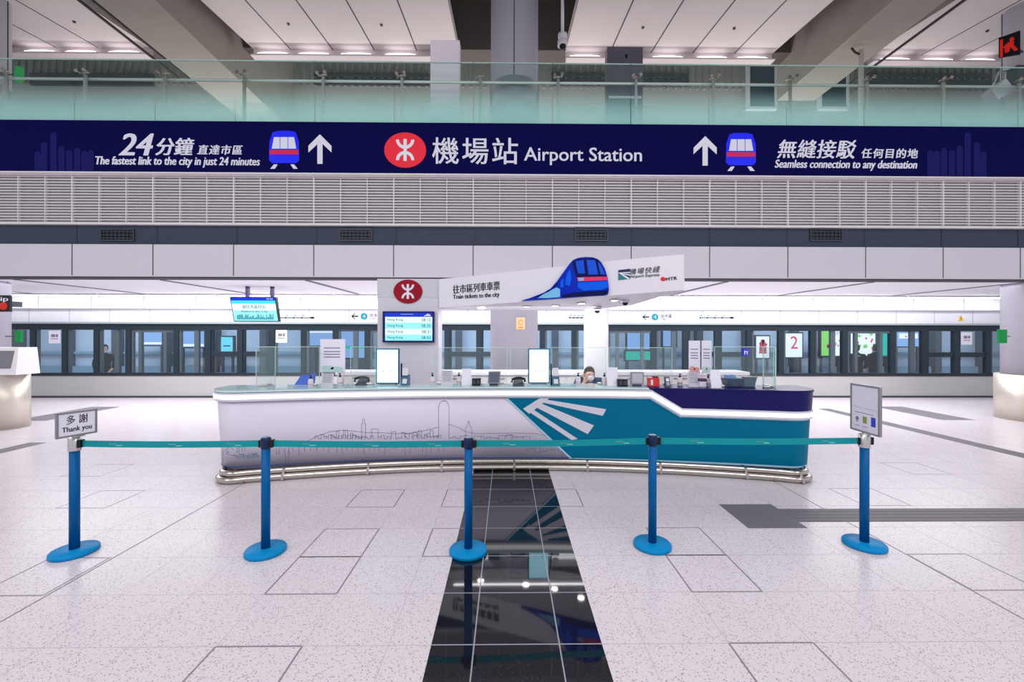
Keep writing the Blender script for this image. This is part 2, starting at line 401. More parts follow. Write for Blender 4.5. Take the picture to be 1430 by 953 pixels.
# ------------------------------------------------------------------ fascia, banner, soffit
FY = 8.3; SX0, SX1 = -14.5, 14.5; MOD = 1.54; XJ = [-.66 + MOD * k for k in range(-9, 10)]
zb = at(715, 388, FY).z; zd0 = at(715, 343.5, FY).z; zd1 = at(715, 315, FY).z; zl1 = at(715, 247.5, FY).z; zn1 = at(715, 173, FY - .1).z; zg1 = at(715, 91, FY + .1).z
struct(MB().box(SX0, SX1, FY, FY + .35, zb, zd0).build('wall_front', WHITE))
g = MB()
for x in XJ: g.box(x - .008, x + .008, FY - .003, FY + .01, zb + .02, zd0)
g.box(SX0, SX1, FY + .02, FY + .36, zb - .02, zb)
struct(g.build('trim_6', SEAM))
struct(MB().box(SX0, SX1, FY + .06, FY + .35, zd0, zd1).build('trim_7', SLATE))
g = MB()
for x in XJ: g.box(x + .02, x + .036, FY + .052, FY + .07, zd0 + .01, zd1)
g.box(SX0, SX1, FY + .05, FY + .07, zd0, zd0 + .012)
struct(g.build('trim_8', SEAM))
struct(MB().box(SX0, SX1, FY + .06, FY + .35, zd1, zl1).build('wall_louvre', LOUVB))
g = MB(); NS = 17
for k in range(NS):
    z = zd1 + (k + .5) * (zl1 - zd1) / NS
    g.hexa([(SX0, FY - .005, z - .022), (SX1, FY - .005, z - .022), (SX1, FY + .05, z + .006), (SX0, FY + .05, z + .006),
            (SX0, FY - .005, z - .006), (SX1, FY - .005, z - .006), (SX1, FY + .05, z + .022), (SX0, FY + .05, z + .022)])
for i, x in enumerate(XJ):
    g.box(x - .010, x + .010, FY - .010, FY + .07, zd1, zl1)
    for q in (1, 2): g.box(x + q * MOD / 3 - .006, x + q * MOD / 3 + .006, FY - .008, FY + .06, zd1, zl1)
g.box(SX0, SX1, FY - .03, FY + .07, zd1 - .02, zd1 + .015); g.box(SX0, SX1, FY - .03, FY + .07, zl1 - .02, zl1 + .01)
struct(g.build('trim_9', LOUV))
struct(MB().box(SX0, SX1, FY, 14.2, zl1 + .02, zn1 - .05).build('floor_mezzanine', CONC))
struct(MB().box(SX0, SX1, FY + .3, 12.9, zb, zb + .1).build('ceiling_soffit', mat('soffit_white', (244, 242, 246), .5)))
g = MB()
for x in (-13.0, -10.0, -7.05, -4.1, -1.1, 1.7, 4.55, 7.6, 10.8, 13.8): g.box(x - .05, x + .05, FY + .5, 11.9, zb - .012, zb + .01)
struct(g.build('trim_10', mat('soffit_slot', (120, 120, 126), .6)))
VL = ['black slatted air vent in the grey band, leftmost of the four', 'black slatted air vent in the grey band left of the central counter logo', 'black slatted air vent in the grey band above the blue train cutout', 'black slatted air vent in the grey band, rightmost of the four']
for (p0, p1), lb in zip(((141, 188), (474, 520), (803, 849), (1131, 1176)), VL):
    a = at(p0, 337, FY + .05); b = at(p1, 320, FY + .05)
    t = thing('air_vent', lb, 'air vent', ((a.x + b.x) / 2, FY + .06, a.z), 0, 'air vents in the grey band'); wv, hv = (b.x - a.x) / 2, b.z - a.z
    g = MB()
    g.box(-wv, wv, -.03, 0, 0, .025).box(-wv, wv, -.03, 0, hv - .025, hv).box(-wv, -wv + .02, -.03, 0, .025, hv - .025).box(wv - .02, wv, -.03, 0, .025, hv - .025)
    g.build('frame', DGREY, t)
    MB().box(-wv + .02, wv - .02, -.008, 0, .025, hv - .025).build('backing', VENTK, t)
    g = MB()
    for k in range(3): g.box(-wv + .02, wv - .02, -.026, -.01, .05 + k * (hv - .05) / 3, .064 + k * (hv - .05) / 3)
    for k in range(8): x = -wv + .02 + (k + .5) * (2 * wv - .04) / 8; g.box(x - .006, x + .006, -.02, -.008, .025, hv - .025)
    g.build('slats', DGREY, t)

# the long station banner
BY = FY - .12
ban = thing('station_banner', 'long navy station banner with white lettering across the hall front', 'sign', (0, BY, zl1))
MB().box(SX0, SX1, BY, FY + .02, zl1 + .012, zn1).build('board', NAVY, ban, True)
MB().box(SX0, SX1, BY - .01, FY, zl1 - .012, zl1 + .012).build('edge_strip', LOUV, ban, True)
fb = facing(BY)
def bx(p0, q0, p1, q1):
    a = at(p0, q1, BY); b = at(p1, q0, BY); return (a.x, a.z, b.x, b.z)
def bp(px, py): a = at(px, py, BY); return (a.x, a.z)
def banner_text(body, p0, q0, p1, q1, shear=0.0, bold=.0, sp=1.0):
    MB().text(body, fb, bx(p0, q0, p1, q1), 0, .012, shear, bold, sp).build('lettering', LETW, ban, True)
banner_text('24', 167, 187, 214, 217, .25, .03); banner_text('分鐘', 218, 193, 271, 217, .18, .022); banner_text('直達市區', 276, 203, 339, 216, .18, .010, 1.15)
banner_text('The fastest link to the city in just 24 minutes', 134, 220, 363, 233.5, .2, .012)
banner_text('機場站', 604, 193, 723, 229, 0, .010, 1.14); banner_text('Airport Station', 732, 207, 896, 230.5, 0, .010)
banner_text('無縫接駁', 1085, 196, 1195, 221, .18, .014, 1.05); banner_text('任何目的地', 1203, 208, 1281, 221, .12, .008, 1.15)
banner_text('Seamless connection to any destination', 1082, 224.5, 1280, 238, .2, .012)
c = at(566, 210, BY); railway_logo(ban, fb, c.x, c.z, 29 * BY / F, 24.5 * BY / F, RED, LETW, .012)
for ax, ay in ((447, 0), (984.5, 2.5)):
    L = lambda x, y: bp(ax + x, 209 + ay + y)
    MB().flat([[L(-3.5, 20), L(3.5, 20), L(3.5, -10), L(-3.5, -10)], [L(0, -21), L(16, -5), L(16, 4), L(0, -11), L(-16, 4), L(-16, -5)]], fb, 0, .012).build('arrow', ARROW, ban, True)
for ax, ay in ((397, 0), (1034.5, 3)):
    L = lambda x, y: bp(ax + x, 208 + ay + y)
    o = [L(-16, -23), L(-9, -25), L(9, -25), L(16, -23), L(20.5, -10), L(21, 16), L(17, 20), L(-17, 20), L(-21, 16), L(-20.5, -10)]
    MB().flat([o], fb, 0, .008).build('train_pictogram', BLUET, ban, True)
    MB().flat([[L(-14, -16), L(-6, -16), L(-6, 0), L(-17, 0)], [L(-5, -16), L(5, -16), L(5, 0), L(-5, 0)], [L(6, -16), L(14, -16), L(17, 0), L(6, 0)],
               [L(-14, 22), L(-9, 22), L(-13, 28), L(-19, 28)], [L(14, 22), L(9, 22), L(13, 28), L(19, 28)]], fb, .004, .013).build('pictogram_windows', WHITET, ban, True)
    MB().flat([[L(-20, 2), L(20, 2), L(20, 8), L(-20, 8)]], fb, .004, .013).build('pictogram_stripe', REDT, ban, True)
for ax, sgn in ((75, 1), (1351, -1)):
    P = []
    for i, (dx, top) in enumerate(((-22, 212), (-13, 199), (0, 185), (11, 204), (22, 210), (33, 207), (43, 211), (52, 210))):
        x = ax + sgn * dx; zz = zl1 + .018; P.append([(bp(x - 4.4, 240)[0], zz), (bp(x + 4.4, 240)[0], zz), bp(x + 4.4, top + 3), bp(x + 2, top), bp(x - 2, top), bp(x - 4.4, top + 3)])
    MB().flat(P, fb, 0, .004).build('skyline_print', NAVYL, ban, True)

# ------------------------------------------------------------------ glass balustrade on the mezzanine edge
BGY = FY + .04
ordn = ['first', 'second', 'third', 'fourth', 'fifth', 'sixth', 'seventh', 'eighth', 'ninth', 'tenth', 'eleventh', 'twelfth', 'thirteenth', 'fourteenth', 'fifteenth', 'sixteenth', 'seventeenth', 'eighteenth']
def bal_panel(t, wd):
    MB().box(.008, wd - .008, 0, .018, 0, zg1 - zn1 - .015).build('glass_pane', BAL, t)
    MB().box(.008, wd - .008, -.002, .020, zg1 - zn1 - .015, zg1 - zn1).build('top_edge', GEDGE, t)
    hz = zg1 - zn1 - .26
    g = MB(); g.box(.10, .15, .065, .105, -.02, hz); g.build('post', STEEL, t)
    g = MB(); g.cyl((.045, -.01, hz + .02), (.045, .085, hz + .02), .016, n=10); g.cyl((.19, -.01, hz + .04), (.19, .085, hz + .04), .016, n=10)
    g.cyl((.045, -.012, hz + .02), (.045, -.026, hz + .02), .034, n=12); g.cyl((.19, -.012, hz + .04), (.19, -.026, hz + .04), .034, n=12)
    g.tube([(.045, .085, hz + .02), (.12, .095, hz + .05), (.19, .085, hz + .04)], .018, 8); g.build('spider_clamp', CHROME, t)
    return t
js = [x for x in XJ if -11.5 < x < 11.2]
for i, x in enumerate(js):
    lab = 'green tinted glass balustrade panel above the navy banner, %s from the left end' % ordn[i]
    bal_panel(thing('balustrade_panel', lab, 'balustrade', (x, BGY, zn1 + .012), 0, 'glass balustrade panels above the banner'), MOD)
hr = MB(); hz = at(715, 115.5, BGY + .13).z
hr.cyl((js[0] + .05, BGY + .135, hz), (js[-1] + 1.5, BGY + .135, hz), .026, n=12)
hr = hr.build('handrail', mat('rail_satin', (226, 230, 228), .3, .25)); tag(hr, 'long steel handrail tube behind the glass balustrade', 'handrail')
MB().box(SX0, SX1, FY + .02, FY + .40, zn1 - .05, zn1 + .01).build('kerb', SLATE); struct(bpy.data.objects['kerb']); bpy.data.objects['kerb'].name = 'trim_11'

# ------------------------------------------------------------------ upper hall: back wall, deck, beams, rafts
WY = 14.0
struct(MB().box(SX0 - 4, SX1 + 4, WY, WY + .3, zl1, 12.5).build('wall_back', noisy(mat('upper_wall', (168, 164, 162), .7), 1, .06)))
g = MB()
for k in range(160):
    x = -19 + .24 * k
    if x < 19: g.box(x, x + .08, WY - .06, WY, 9.9, 12.0)
struct(g.build('trim_12', noisy(mat('corrugated_cladding', (140, 134, 130), .6), 2, .06)))
struct(MB().box(SX0 - 4, SX1 + 4, -.5, WY, 11.4, 11.6).build('ceiling', CONCD))
RS = .116
def rz_(y): return 9.11 + RS * (y - 11)
def raft(x0, x1, joints, n):
    g = MB(); y0, y1 = 4.0, 11.0
    g.hexa([(x0, y0, rz_(y0)), (x1, y0, rz_(y0)), (x1, y1, rz_(y1)), (x0, y1, rz_(y1)), (x0, y0, rz_(y0) + .25), (x1, y0, rz_(y0) + .25), (x1, y1, rz_(y1) + .25), (x0, y1, rz_(y1) + .25)])
    g.box(x0, x1, 11.0, 11.06, rz_(11) - .22, rz_(11) + .3); g.box(x0, x1, 10.86, 11.06, rz_(11) - .24, rz_(11) - .21)
    r = struct(g.build('ceiling_raft', PANEL))
    g = MB()
    for x in joints: g.hexa([(x - .014, y0, rz_(y0) - .004), (x + .014, y0, rz_(y0) - .004), (x + .014, 10.99, rz_(10.99) - .004), (x - .014, 10.99, rz_(10.99) - .004), (x - .014, y0, rz_(y0) + .01), (x + .014, y0, rz_(y0) + .01), (x + .014, 10.99, rz_(10.99) + .01), (x - .014, 10.99, rz_(10.99) + .01)])
    for x in joints[::2]: g.cyl((x + .5, 9.9, rz_(9.9) - .03), (x + .5, 9.9, rz_(9.9) + .01), .03, n=10)
    g.build('seam', SEAM, r)
def rx(px): return at(px, 72, 11.0).x
RAFTS = ((rx(-160), rx(211), [rx(20), rx(78), rx(137)]), (rx(354), rx(640), [rx(406), rx(465), rx(523), rx(582)]), (rx(790), rx(1078), [rx(852), rx(909), rx(967), rx(1025)]), (rx(1214), rx(1590), [rx(1286), rx(1345), rx(1404)]))
for i, (a, b, js_) in enumerate(RAFTS): raft(a, b, js_, i)
RL = ((60, 'leftmost lit lamp on the raft edge beside the left column'), (117, 'middle lit lamp on the edge of the left ceiling raft'), (177, 'right lit lamp on the edge of the left ceiling raft'),
      (383, 'lit lamp at the left corner of the ceiling raft over the red logo side'), (440, 'second lit lamp on the ceiling raft left of the white totem'), (499, 'third lit lamp on the ceiling raft left of the white totem'), (560, 'lit lamp on the ceiling raft nearest the white totem'),
      (816, 'lit lamp at the raft corner beside the hanging camera'), (931, 'lit lamp just right of the dark totem'), (992, 'lit lamp midway between the dark totem and the right raft corner'), (1048, 'lit lamp at the right corner of the raft over the right arrow'),
      (1246, 'lit lamp at the left corner of the far right raft'), (1306, 'middle lit lamp on the far right raft edge'), (1364, 'lit lamp on the far right raft beside the right column'))
for px, lb in RL:
    t = thing('ceiling_light', lb, 'ceiling light', (rx(px), 10.93, rz_(11) - .208), 0, 'lamps along the ceiling raft edges')
    MB().box(-.47, .47, -.05, .05, 0, .03, .008).build('housing', PANEL, t); MB().sph((0, 0, .04), .43, .045, .045).build('lens', RAFTL, t)
# horizontal concrete beams running away from the camera
for s in (-1, 1):
    x0, x1 = (-8.15, -6.95) if s < 0 else (7.57, 8.62)
    struct(MB().box(x0, x1, 3, WY if s < 0 else 11.9, 8.4, 11.4).build('beam', CONC))
    xd = x0 - .6 if s < 0 else x1 + .05
    g = MB()
    for k, (dx, z) in enumerate(((.1, 8.55), (.28, 8.7), (.44, 8.5))): g.cyl((xd + dx, 3, z), (xd + dx, 11.3, z), .03, n=8)
    t = g.build('conduit_run', BROWNP); tag(t, 'dark conduit run along the %s concrete beam' % ('left' if s < 0 else 'right'), 'pipe')
struct(MB().box(-17, 17, 11.3, 11.9, 9.35, 11.4).build('beam_cross', CONCD))
struct(MB().box(rx(640) + .02, rx(790) - .02, 4, 11.3, 10.6, 11.3).build('beam_centre', CONCD))
# dark recessed slots and framed panels in the upper wall
g = MB()
for p0, p1 in ((45, 216), (440, 600), (770, 960), (1210, 1380)):
    for q0, q1 in ((105, 109), (114, 120)):
        a, b = at(p0, q1, WY), at(p1, q0, WY); g.box(a.x, b.x, WY - .09, WY + .02, a.z, b.z)
struct(g.build('trim_13', mat('slot_dark', (58, 60, 66), .6)))
for i, (p0, p1) in enumerate(((1046, 1081), (1146, 1181))):
    a, b = at(p0, 150, WY - .1), at(p1, 93, WY - .1)
    o = struct(MB().box(a.x, b.x, WY - .12, WY - .04, a.z, b.z + .2).build('window_%d' % (i + 1), mat('upper_pane', (44, 50, 66), .12)))
    g = MB()
    for u0, u1, v0, v1 in ((a.x - .08, a.x, a.z - .08, b.z + .28), (b.x, b.x + .08, a.z - .08, b.z + .28), (a.x, b.x, a.z - .08, a.z), (a.x, b.x, b.z + .2, b.z + .28)): g.box(u0, u1, WY - .16, WY - .02, v0, v1)
    g.build('window_frame', LGREY, o)
# columns
for i, (cx, lb) in enumerate(((-11.12, 'left'), (.15, 'centre'), (11.36, 'right'))):
    c = struct(MB().cyl((cx, 9.05, 0), (cx, 9.05, 11.5), .5, n=48).build('column', COLM))
    g = MB()
    for a in (-92, 20, 150): g.box(cx + .497 * math.cos(math.radians(a)) - .008, cx + .497 * math.cos(math.radians(a)) + .008, 9.05 + .497 * math.sin(math.radians(a)) - .012, 9.05 + .497 * math.sin(math.radians(a)) + .012, 2.9, 11.4)
    g.build('seam', SEAM, c)
    for zz, hh in ((0.0, .97), (zn1, 1.15)):
        MB().cyl((cx, 9.05, zz), (cx, 9.05, zz + hh), .60 if zz == 0 else .52, n=48).build('steel_casing', DRUM if zz == 0 else mat('casing_grey', (186, 190, 200), .3, .35), c)
# totems on the mezzanine
def totem(name, lb, p0, p1, top, m, y=9.0):
    a, b = at(p0, top, y), at(p1, top, y); wv = (b.x - a.x) / 2
    t = thing(name, lb, 'totem', ((a.x + b.x) / 2, y, zn1 - .05)); hv = a.z - zn1 + .05
    MB().box(-wv, wv, 0, .22, .06, hv, .01).build('body', m, t); MB().box(-wv + .05, wv - .05, .03, .19, 0, .06).build('plinth', DGREY, t)
    return t, wv, hv
totem('sign_totem', 'blank white totem board behind the glass balustrade', 601, 642, 55.5, mat('totem_white', (240, 230, 238), .4))
t, wv, hv = totem('display_totem', 'dark grey totem behind the glass balustrade right of the centre column', 848, 898, 65, mat('totem_dark', (86, 82, 96), .3))
MB().box(.0, .05, -.008, 0, hv - .24, hv - .16).build('slot', BLACKP, t); MB().box(-wv + .03, wv - .03, -.012, 0, hv - 1.10, hv - 1.05).build('light_strip', LGREY, t)
# hanging camera, drop pipe, lamp, loudspeaker, red sign, green sign
p = at(785.5, 63, 9.4)
t = thing('security_camera', 'white dome camera hanging on a thin pole right of the centre column', 'camera', (p.x, 9.4, p.z))
MB().cyl((0, 0, .1), (0, 0, 10.61 - p.z), .035, n=12).build('pole', LGREY, t); MB().lathe([(.05, .26), (.1, .24), (.1, .16), (.05, .12), (.11, .08), (.11, -.02), (.06, -.06)]).build('housing', LGREY, t); MB().sph((0, -.03, -.05), .075).build('lens', BLACKP, t)
p = at(1202.5, 70, 9.6)
t = thing('drop_pipe', 'thin white pipe dropping to the mezzanine before the right windows', 'pipe', (p.x, 9.6, zn1 - .05))
MB().cyl((0, 0, 0), (0, 0, p.z - zn1 + .05), .05, n=12).build('pipe', mat('pipe_white', (196, 192, 188), .5), t); MB().tube([(-.03, 0, p.z - zn1 - .05), (-.14, 0, p.z - zn1), (-.22, 0, p.z - zn1 + .10)], .022).build('elbow', BROWNP, t)
p = at(1259, 37, 9.4)
t = thing('spotlight', 'white round spotlight hanging beside the right beam', 'lamp', p)
MB().lathe([(.05, .12), (.10, .08), (.11, 0), (.10, -.03)]).build('housing', LGREY, t); MB().cyl((0, 0, .1), (0, 0, 11.4 - p.z), .02, n=8).build('stem', BROWNP, t)
p = at(1393, 128, 8.75)
t = thing('loudspeaker', 'white horn loudspeaker on a bracket behind the glass beside right column', 'loudspeaker', p)
r = Matrix.Rotation(math.radians(-38), 4, 'Y')
g = MB().box(-.20, .20, -.10, .12, -.13, .13, .02); bmesh.ops.transform(g.bm, matrix=r, verts=g.bm.verts[:]); g.build('cabinet', LGREY, t)
MB().tube([(-.14, .02, .0), (.05, .02, .42), (.45, .1, .52)], .018).tube([(.12, .02, .05), (.16, .02, .40)], .018).build('bracket', STEEL, t); MB().box(.42, .62, .0, .2, .2, .56).build('wall_box', DGREY, t)
p = at(1411, 61, 8.5)
t = thing('illuminated_sign', 'small black sign with red symbol high on the right column', 'sign', p)
MB().hexa([(-.10, .12, -.20), (.08, -.10, -.27), (.12, -.07, -.27), (-.06, .15, -.20), (-.10, .12, .20), (.08, -.10, .20), (.12, -.07, .20), (-.06, .15, .20)]).build('case', BLACKP, t)
sf = lambda u, v, d: Vector((-.10 + .18 * u - d * .77, .12 - .22 * u - d * .63, -.235 + v * .42))
MB().flat([ring(.62, .74, .11, .10), [(.3, .18), (.5, .2), (.55, .4), (.75, .12), (.9, .16), (.7, .45), (.72, .62), (.45, .66), (.2, .5), (.26, .44), (.44, .54)]], sf, 0, .006).flat([rc(.06, .05, .2, .9)], sf, 0, .006).build('symbol', REDLED, t)
MB().cyl((.05, .02, .0), (.55, .25, .0), .02, n=8).build('bracket', DGREY, t)
p = at(23, 103, 9.0)
t = thing('green_sign', 'small green sign behind the glass beside the left column', 'sign', p)
MB().box(-.05, .10, 0, .05, -.16, .16, .005).build('panel', GREENS, t); MB().cyl((-.05, .03, 0), (-.45, .05, 0), .015, n=8).build('bracket', DGREY, t)

# ------------------------------------------------------------------ platform wall behind
PY = 12.3
zw = at(715, 525.5, PY).z; zt0 = at(715, 457, PY).z; zt1 = at(715, 452.5, PY).z; zh = at(715, 432.5, PY).z; zc0 = at(715, 419, PY).z
struct(MB().box(SX0, SX1, PY - .05, PY + .25, 0.05, zw).box(SX0, SX1, PY - .02, PY + .25, 0, .05).build('wall_low', GREYW))
struct(MB().box(SX0, SX1, PY - .07, PY - .05, 0.0, .05).box(SX0, SX1, PY - .06, PY + .2, zw, zw + .03).build('baseboard_back', SEAM))
struct(MB().box(SX0, SX1, PY - .03, PY + .2, zt1 + .03, zh).build('wall_header', HEAD))
struct(MB().box(SX0, SX1, PY - .09, PY + .2, zt1 - .02, zt1 + .03).build('trim_14', mat('ledge_grey', (168, 182, 188), .3, .4)))
struct(MB().box(SX0, SX1, PY - .10, PY + .3, zh, zb).build('wall_cove', mat('cove_white', (240, 240, 244), .4)))
g = MB()
for k in range(-14, 15): g.box(k * 1.13 - .005, k * 1.13 + .005, PY - .034, PY - .02, zt1 + .03, zh); g.box(k * 1.13 * 1.3 - .006, k * 1.13 * 1.3 + .006, PY - .104, PY - .09, zh, zb)
g.box(SX0, SX1, PY - .104, PY - .09, zh - .012, zh)
struct(g.build('trim_15', mat('header_seam', (150, 152, 160), .5)))
for k in range(9):
    x = -12.8 + 3.2 * k
    t = thing('cove_light', 'long lit cove lamp above the platform doors, %s from the left' % ordn[k], 'light', (x, PY - .45, zb - .10), 0, 'cove lamps above the platform doors')
    MB().box(-1.56, 1.56, -.05, .05, .05, .10).build('housing', LGREY, t); MB().box(-1.54, 1.54, -.045, .045, .03, .05, .008).build('lens', COVE, t)
# screen bays: (left px, right px, kind)
def bay(p0, p1, kind, n):
    a, b = at(p0, 500, PY).x, at(p1, 500, PY).x
    nm = ('door_%d' if kind == 'door' else 'window_%d') % n
    g = MB(); wp = .075
    g.box(a, a + wp, PY, PY + .12, zw + .03, zt1 - .02); g.box(b - wp, b, PY, PY + .12, zw + .03, zt1 - .02); g.box(a + wp, b - wp, PY, PY + .12, zt0 - .10, zt1 - .02); g.box(a + wp, b - wp, PY, PY + .12, zw + .03, zw + .09)
    o = struct(g.build(nm, PSDF))
    MB().box(a + wp, b - wp, PY + .05, PY + .062, zw + .09, zt0 - .10).build('pane', PSDG, o)
    g = MB(); w_ = b - a
    if kind == 'door':
        for f in (.24, .76): g.box(a + f * w_ - .045, a + f * w_ + .045, PY + .02, PY + .1, zw + .09, zt0 - .10)
        g.box(a + wp + .06, b - wp, PY + .025, PY + .095, zt0 - .17, zt0 - .101)
    elif kind == 'pair':
        g.box(a + .56 * w_, a + .70 * w_, PY + .02, PY + .1, zw + .09, zt0 - .10)
    elif kind == 'bar':
        g.box(a + wp, b - wp, PY + .02, PY + .09, zw + .56, zw + .70)
    g.box(a + wp, a + wp + .06, PY + .03, PY + .1, zw + .09, zt0 - .10)
    g.build('mullion', PSDM if kind != 'bar' else PSDF, o)
nd, nw = 0, 2
for d in range(-1, 6):
    cpx = 212 + (d) * 334
    nd += 1; bay(cpx - 33.5, cpx + 33.5, 'door', nd)
    for i in range(6):
        p0 = cpx + 33.5 + 44.5 * i
        kind = ['pair', 'bar', 'bar', 'plain', 'plain', 'pair'][i]
        nw += 1; bay(p0, p0 + 44.5, kind, nw)
# platform side beyond the glass
struct(MB().box(-26, 26, PY + .25, 18, -.3, -.15).build('floor_platform', mat('platform_floor', (176, 180, 188), .25)))
struct(MB().box(-26, 26, 17, 17.3, -.15, 3.6).build('wall_platform', FARW))
struct(MB().box(-26, 26, 12.9, 17, 3.3, 3.5).build('ceiling_platform', mat('platform_ceiling', (196, 204, 214), .6)))
struct(MB().box(SX0, SX1, PY + .3, 12.95, zb, 3.5).build('wall_platform_head', CONCD))
g = MB()
for k in range(-13, 14): g.box(k * 1.9 - .12, k * 1.9 + .12, 16.7, 17, -.15, 3.3)
struct(g.build('trim_16', FARD))
g = MB()
for k in range(-13, 13): g.box(k * 1.9 + .2, k * 1.9 + 1.7, 16.80, 17, -.15, .55)
for k in range(-13, 13): g.box(k * 1.9 + .2, k * 1.9 + 1.7, 16.85, 17, 1.02, 1.12)
struct(g.build('trim_17', mat('far_panel', (120, 150, 170), .3)))
PYB = 16.2
def lightbox(lb, p0, q0, p1, q1, m, marks, y=PYB):
    a, b = at(p0, q1, y), at(p1, q0, y); wv = (b.x - a.x) / 2; hv = b.z - a.z
    t = thing('poster_lightbox', lb, 'poster', ((a.x + b.x) / 2, y, a.z)); z0 = a.z
    MB().box(-wv - .05, wv + .05, 0, .12, -.05, hv + .05).build('frame', DGREY, t); MB().box(-wv, wv, -.012, 0, 0, hv).build('poster', m, t)
    MB().box(-wv, -wv + .06, .02, .10, -z0 - .15, -.05).box(wv - .06, wv, .02, .10, -z0 - .15, -.05).build('stand', DGREY, t)
    f = facing(-.012)
    for polys, mm in marks: MB().flat([[(-wv + u * 2 * wv, v * hv) for u, v in pl] for pl in polys], f, 0, .006).build('print', mm, t)
    return t
rnd = random.Random(3)
def blobs(n, s): return [ring(rnd.uniform(.08, .92), rnd.uniform(.35, .92), s * rnd.uniform(.5, 1), s * 1.2 * rnd.uniform(.5, 1), 10) for _ in range(n)]
lightbox('white lit poster with red figures behind the glass doors', 1056, 470, 1074, 500, LBOX, [([[(.2, .2), (.8, .2), (.75, .62), (.62, .85), (.5, .5), (.38, .85), (.25, .6)]], PINK), (blobs(4, .07), FARD)])
t = lightbox('white lit poster with a large red figure 2 behind glass', 1096, 466, 1120, 499, LBOX, [])
wv2 = [c_ for c_ in t.children if c_.name.startswith('poster')][0]
MB().text('2', facing(-.012), (-.12, .32, .16, .80), 0, .006).build('lettering', PINK, t)
lightbox('bright green and white lit poster with dark leaf shapes, left of two people', 1147, 462, 1175, 497, LBGRN, [(blobs(10, .06), FARD), ([rc(.66, .0, 1, 1)], LBOX), (blobs(3, .07), PINK)])
lightbox('white and green lit poster behind the standing people', 1188, 462, 1222, 497, LBOX, [(blobs(5, .10), LBGRN), (blobs(8, .05), PINK)])
lightbox('plain teal lit poster at the right of the people', 1226, 462, 1244, 497, LBTEAL, [])
lightbox('blue and white lit poster right of the teal one', 1252, 464, 1284, 484, LBLU, [([rc(.1, .55, .9, .9)], LBOX), (blobs(6, .07), FARD)])
lightbox('small cyan lit screen behind the left platform glass', 309, 471, 325, 497, LBCYAN, [([rc(.2, .5, .8, .56)], SCRT)])
lightbox('pale blue lit panel behind the far left doors', 196, 463, 226, 482, LBLU, [([rc(.0, .05, 1, .2)], LBOX)])
lightbox('pale blue lit panel behind the left door leaf', 253, 463, 285, 485, LBLU, [([rc(.0, .05, 1, .2)], LBOX)])
lightbox('pale blue lit panel behind glass beside the tall counter notice', 430, 462, 465, 483, LBLU, [([rc(.0, .85, 1, .95)], LBOX)])
lightbox('pale blue lit panel behind glass left of the timetable screen', 476, 463, 518, 500, LBLU, [([rc(.0, .35, 1, .45)], LBTEAL)])
lightbox('pale blue lit panel behind glass right of the white canopy pillar', 876, 462, 907, 488, LBLU, [])
lightbox('teal banner strip behind the platform glass right of the staff', 874, 491, 912, 503, LBTEAL, [], 15.6)
lightbox('pale violet lit panel behind glass beside the right clear screen', 926, 462, 944, 484, LBLU, [])
for k in range(10):
    x = -16.2 + 3.6 * k
    t = thing('platform_glow_tube', 'added glow tube over the platform behind the glass, %s from the left' % ordn[k], 'light', (x, 15.2, 1.95), 0, 'added glow tubes over the platform')
    MB().box(-1.2, 1.2, -.05, .05, 0, .05, .01).build('tube', TUBE, t); MB().box(-.6, -.57, -.01, .01, .05, 1.36).box(.57, .6, -.01, .01, .05, 1.36).build('hanger', DGREY, t)  # glow tubes added to brighten the platform, not known lamps
# header signs
fh = facing(PY - .03)
def hx(p0, q0, p1, q1, y=PY - .03):
    a = at(p0, q1, y); b = at(p1, q0, y); return (a.x, a.z, b.x, b.z)
for cx, lb in ((508.5, 'platform direction sign with arrow and teal 4, left of the timetable pillar'), (914.5, 'platform direction sign with arrow and teal 4, right of the white pillar')):
    q = 0 if cx < 600 else 1
    a = at(cx, 442 + q, PY - .03); t = thing('direction_sign', lb, 'sign', a, 0, 'platform direction signs')
    MB().box(-.42, .62, -.004, 0, -.14, .16).build('panel', HEAD, t)
    sfm = lambda u, v, d: Vector((u, -.004 - d, v)); k = (PY) / F
    MB().flat([[(-18 * k, 0), (-13 * k, 4 * k), (-11.5 * k, 4 * k), (-15 * k, .9 * k), (-8 * k, .9 * k), (-8 * k, -.9 * k), (-15 * k, -.9 * k), (-11.5 * k, -4 * k), (-13 * k, -4 * k)]], sfm, 0, .006).build('arrow', TXT, t)
    MB().flat([ring(0, 0, 4.7 * k, 4.7 * k)], sfm, 0, .006).build('number_disc', mat('disc_teal', (0, 140, 160), .4), t)
    MB().text('4', sfm, (-2 * k, -2.6 * k, 2 * k, 2.6 * k), .006, .010).build('lettering', LETW, t)
    MB().text('往市區', sfm, (7.5 * k, -1.2 * k, 24 * k, 4 * k), 0, .006).build('lettering', TXT, t); MB().text('To City', sfm, (7.5 * k, -4.4 * k, 15 * k, -2 * k), 0, .006).build('lettering', TXT, t)
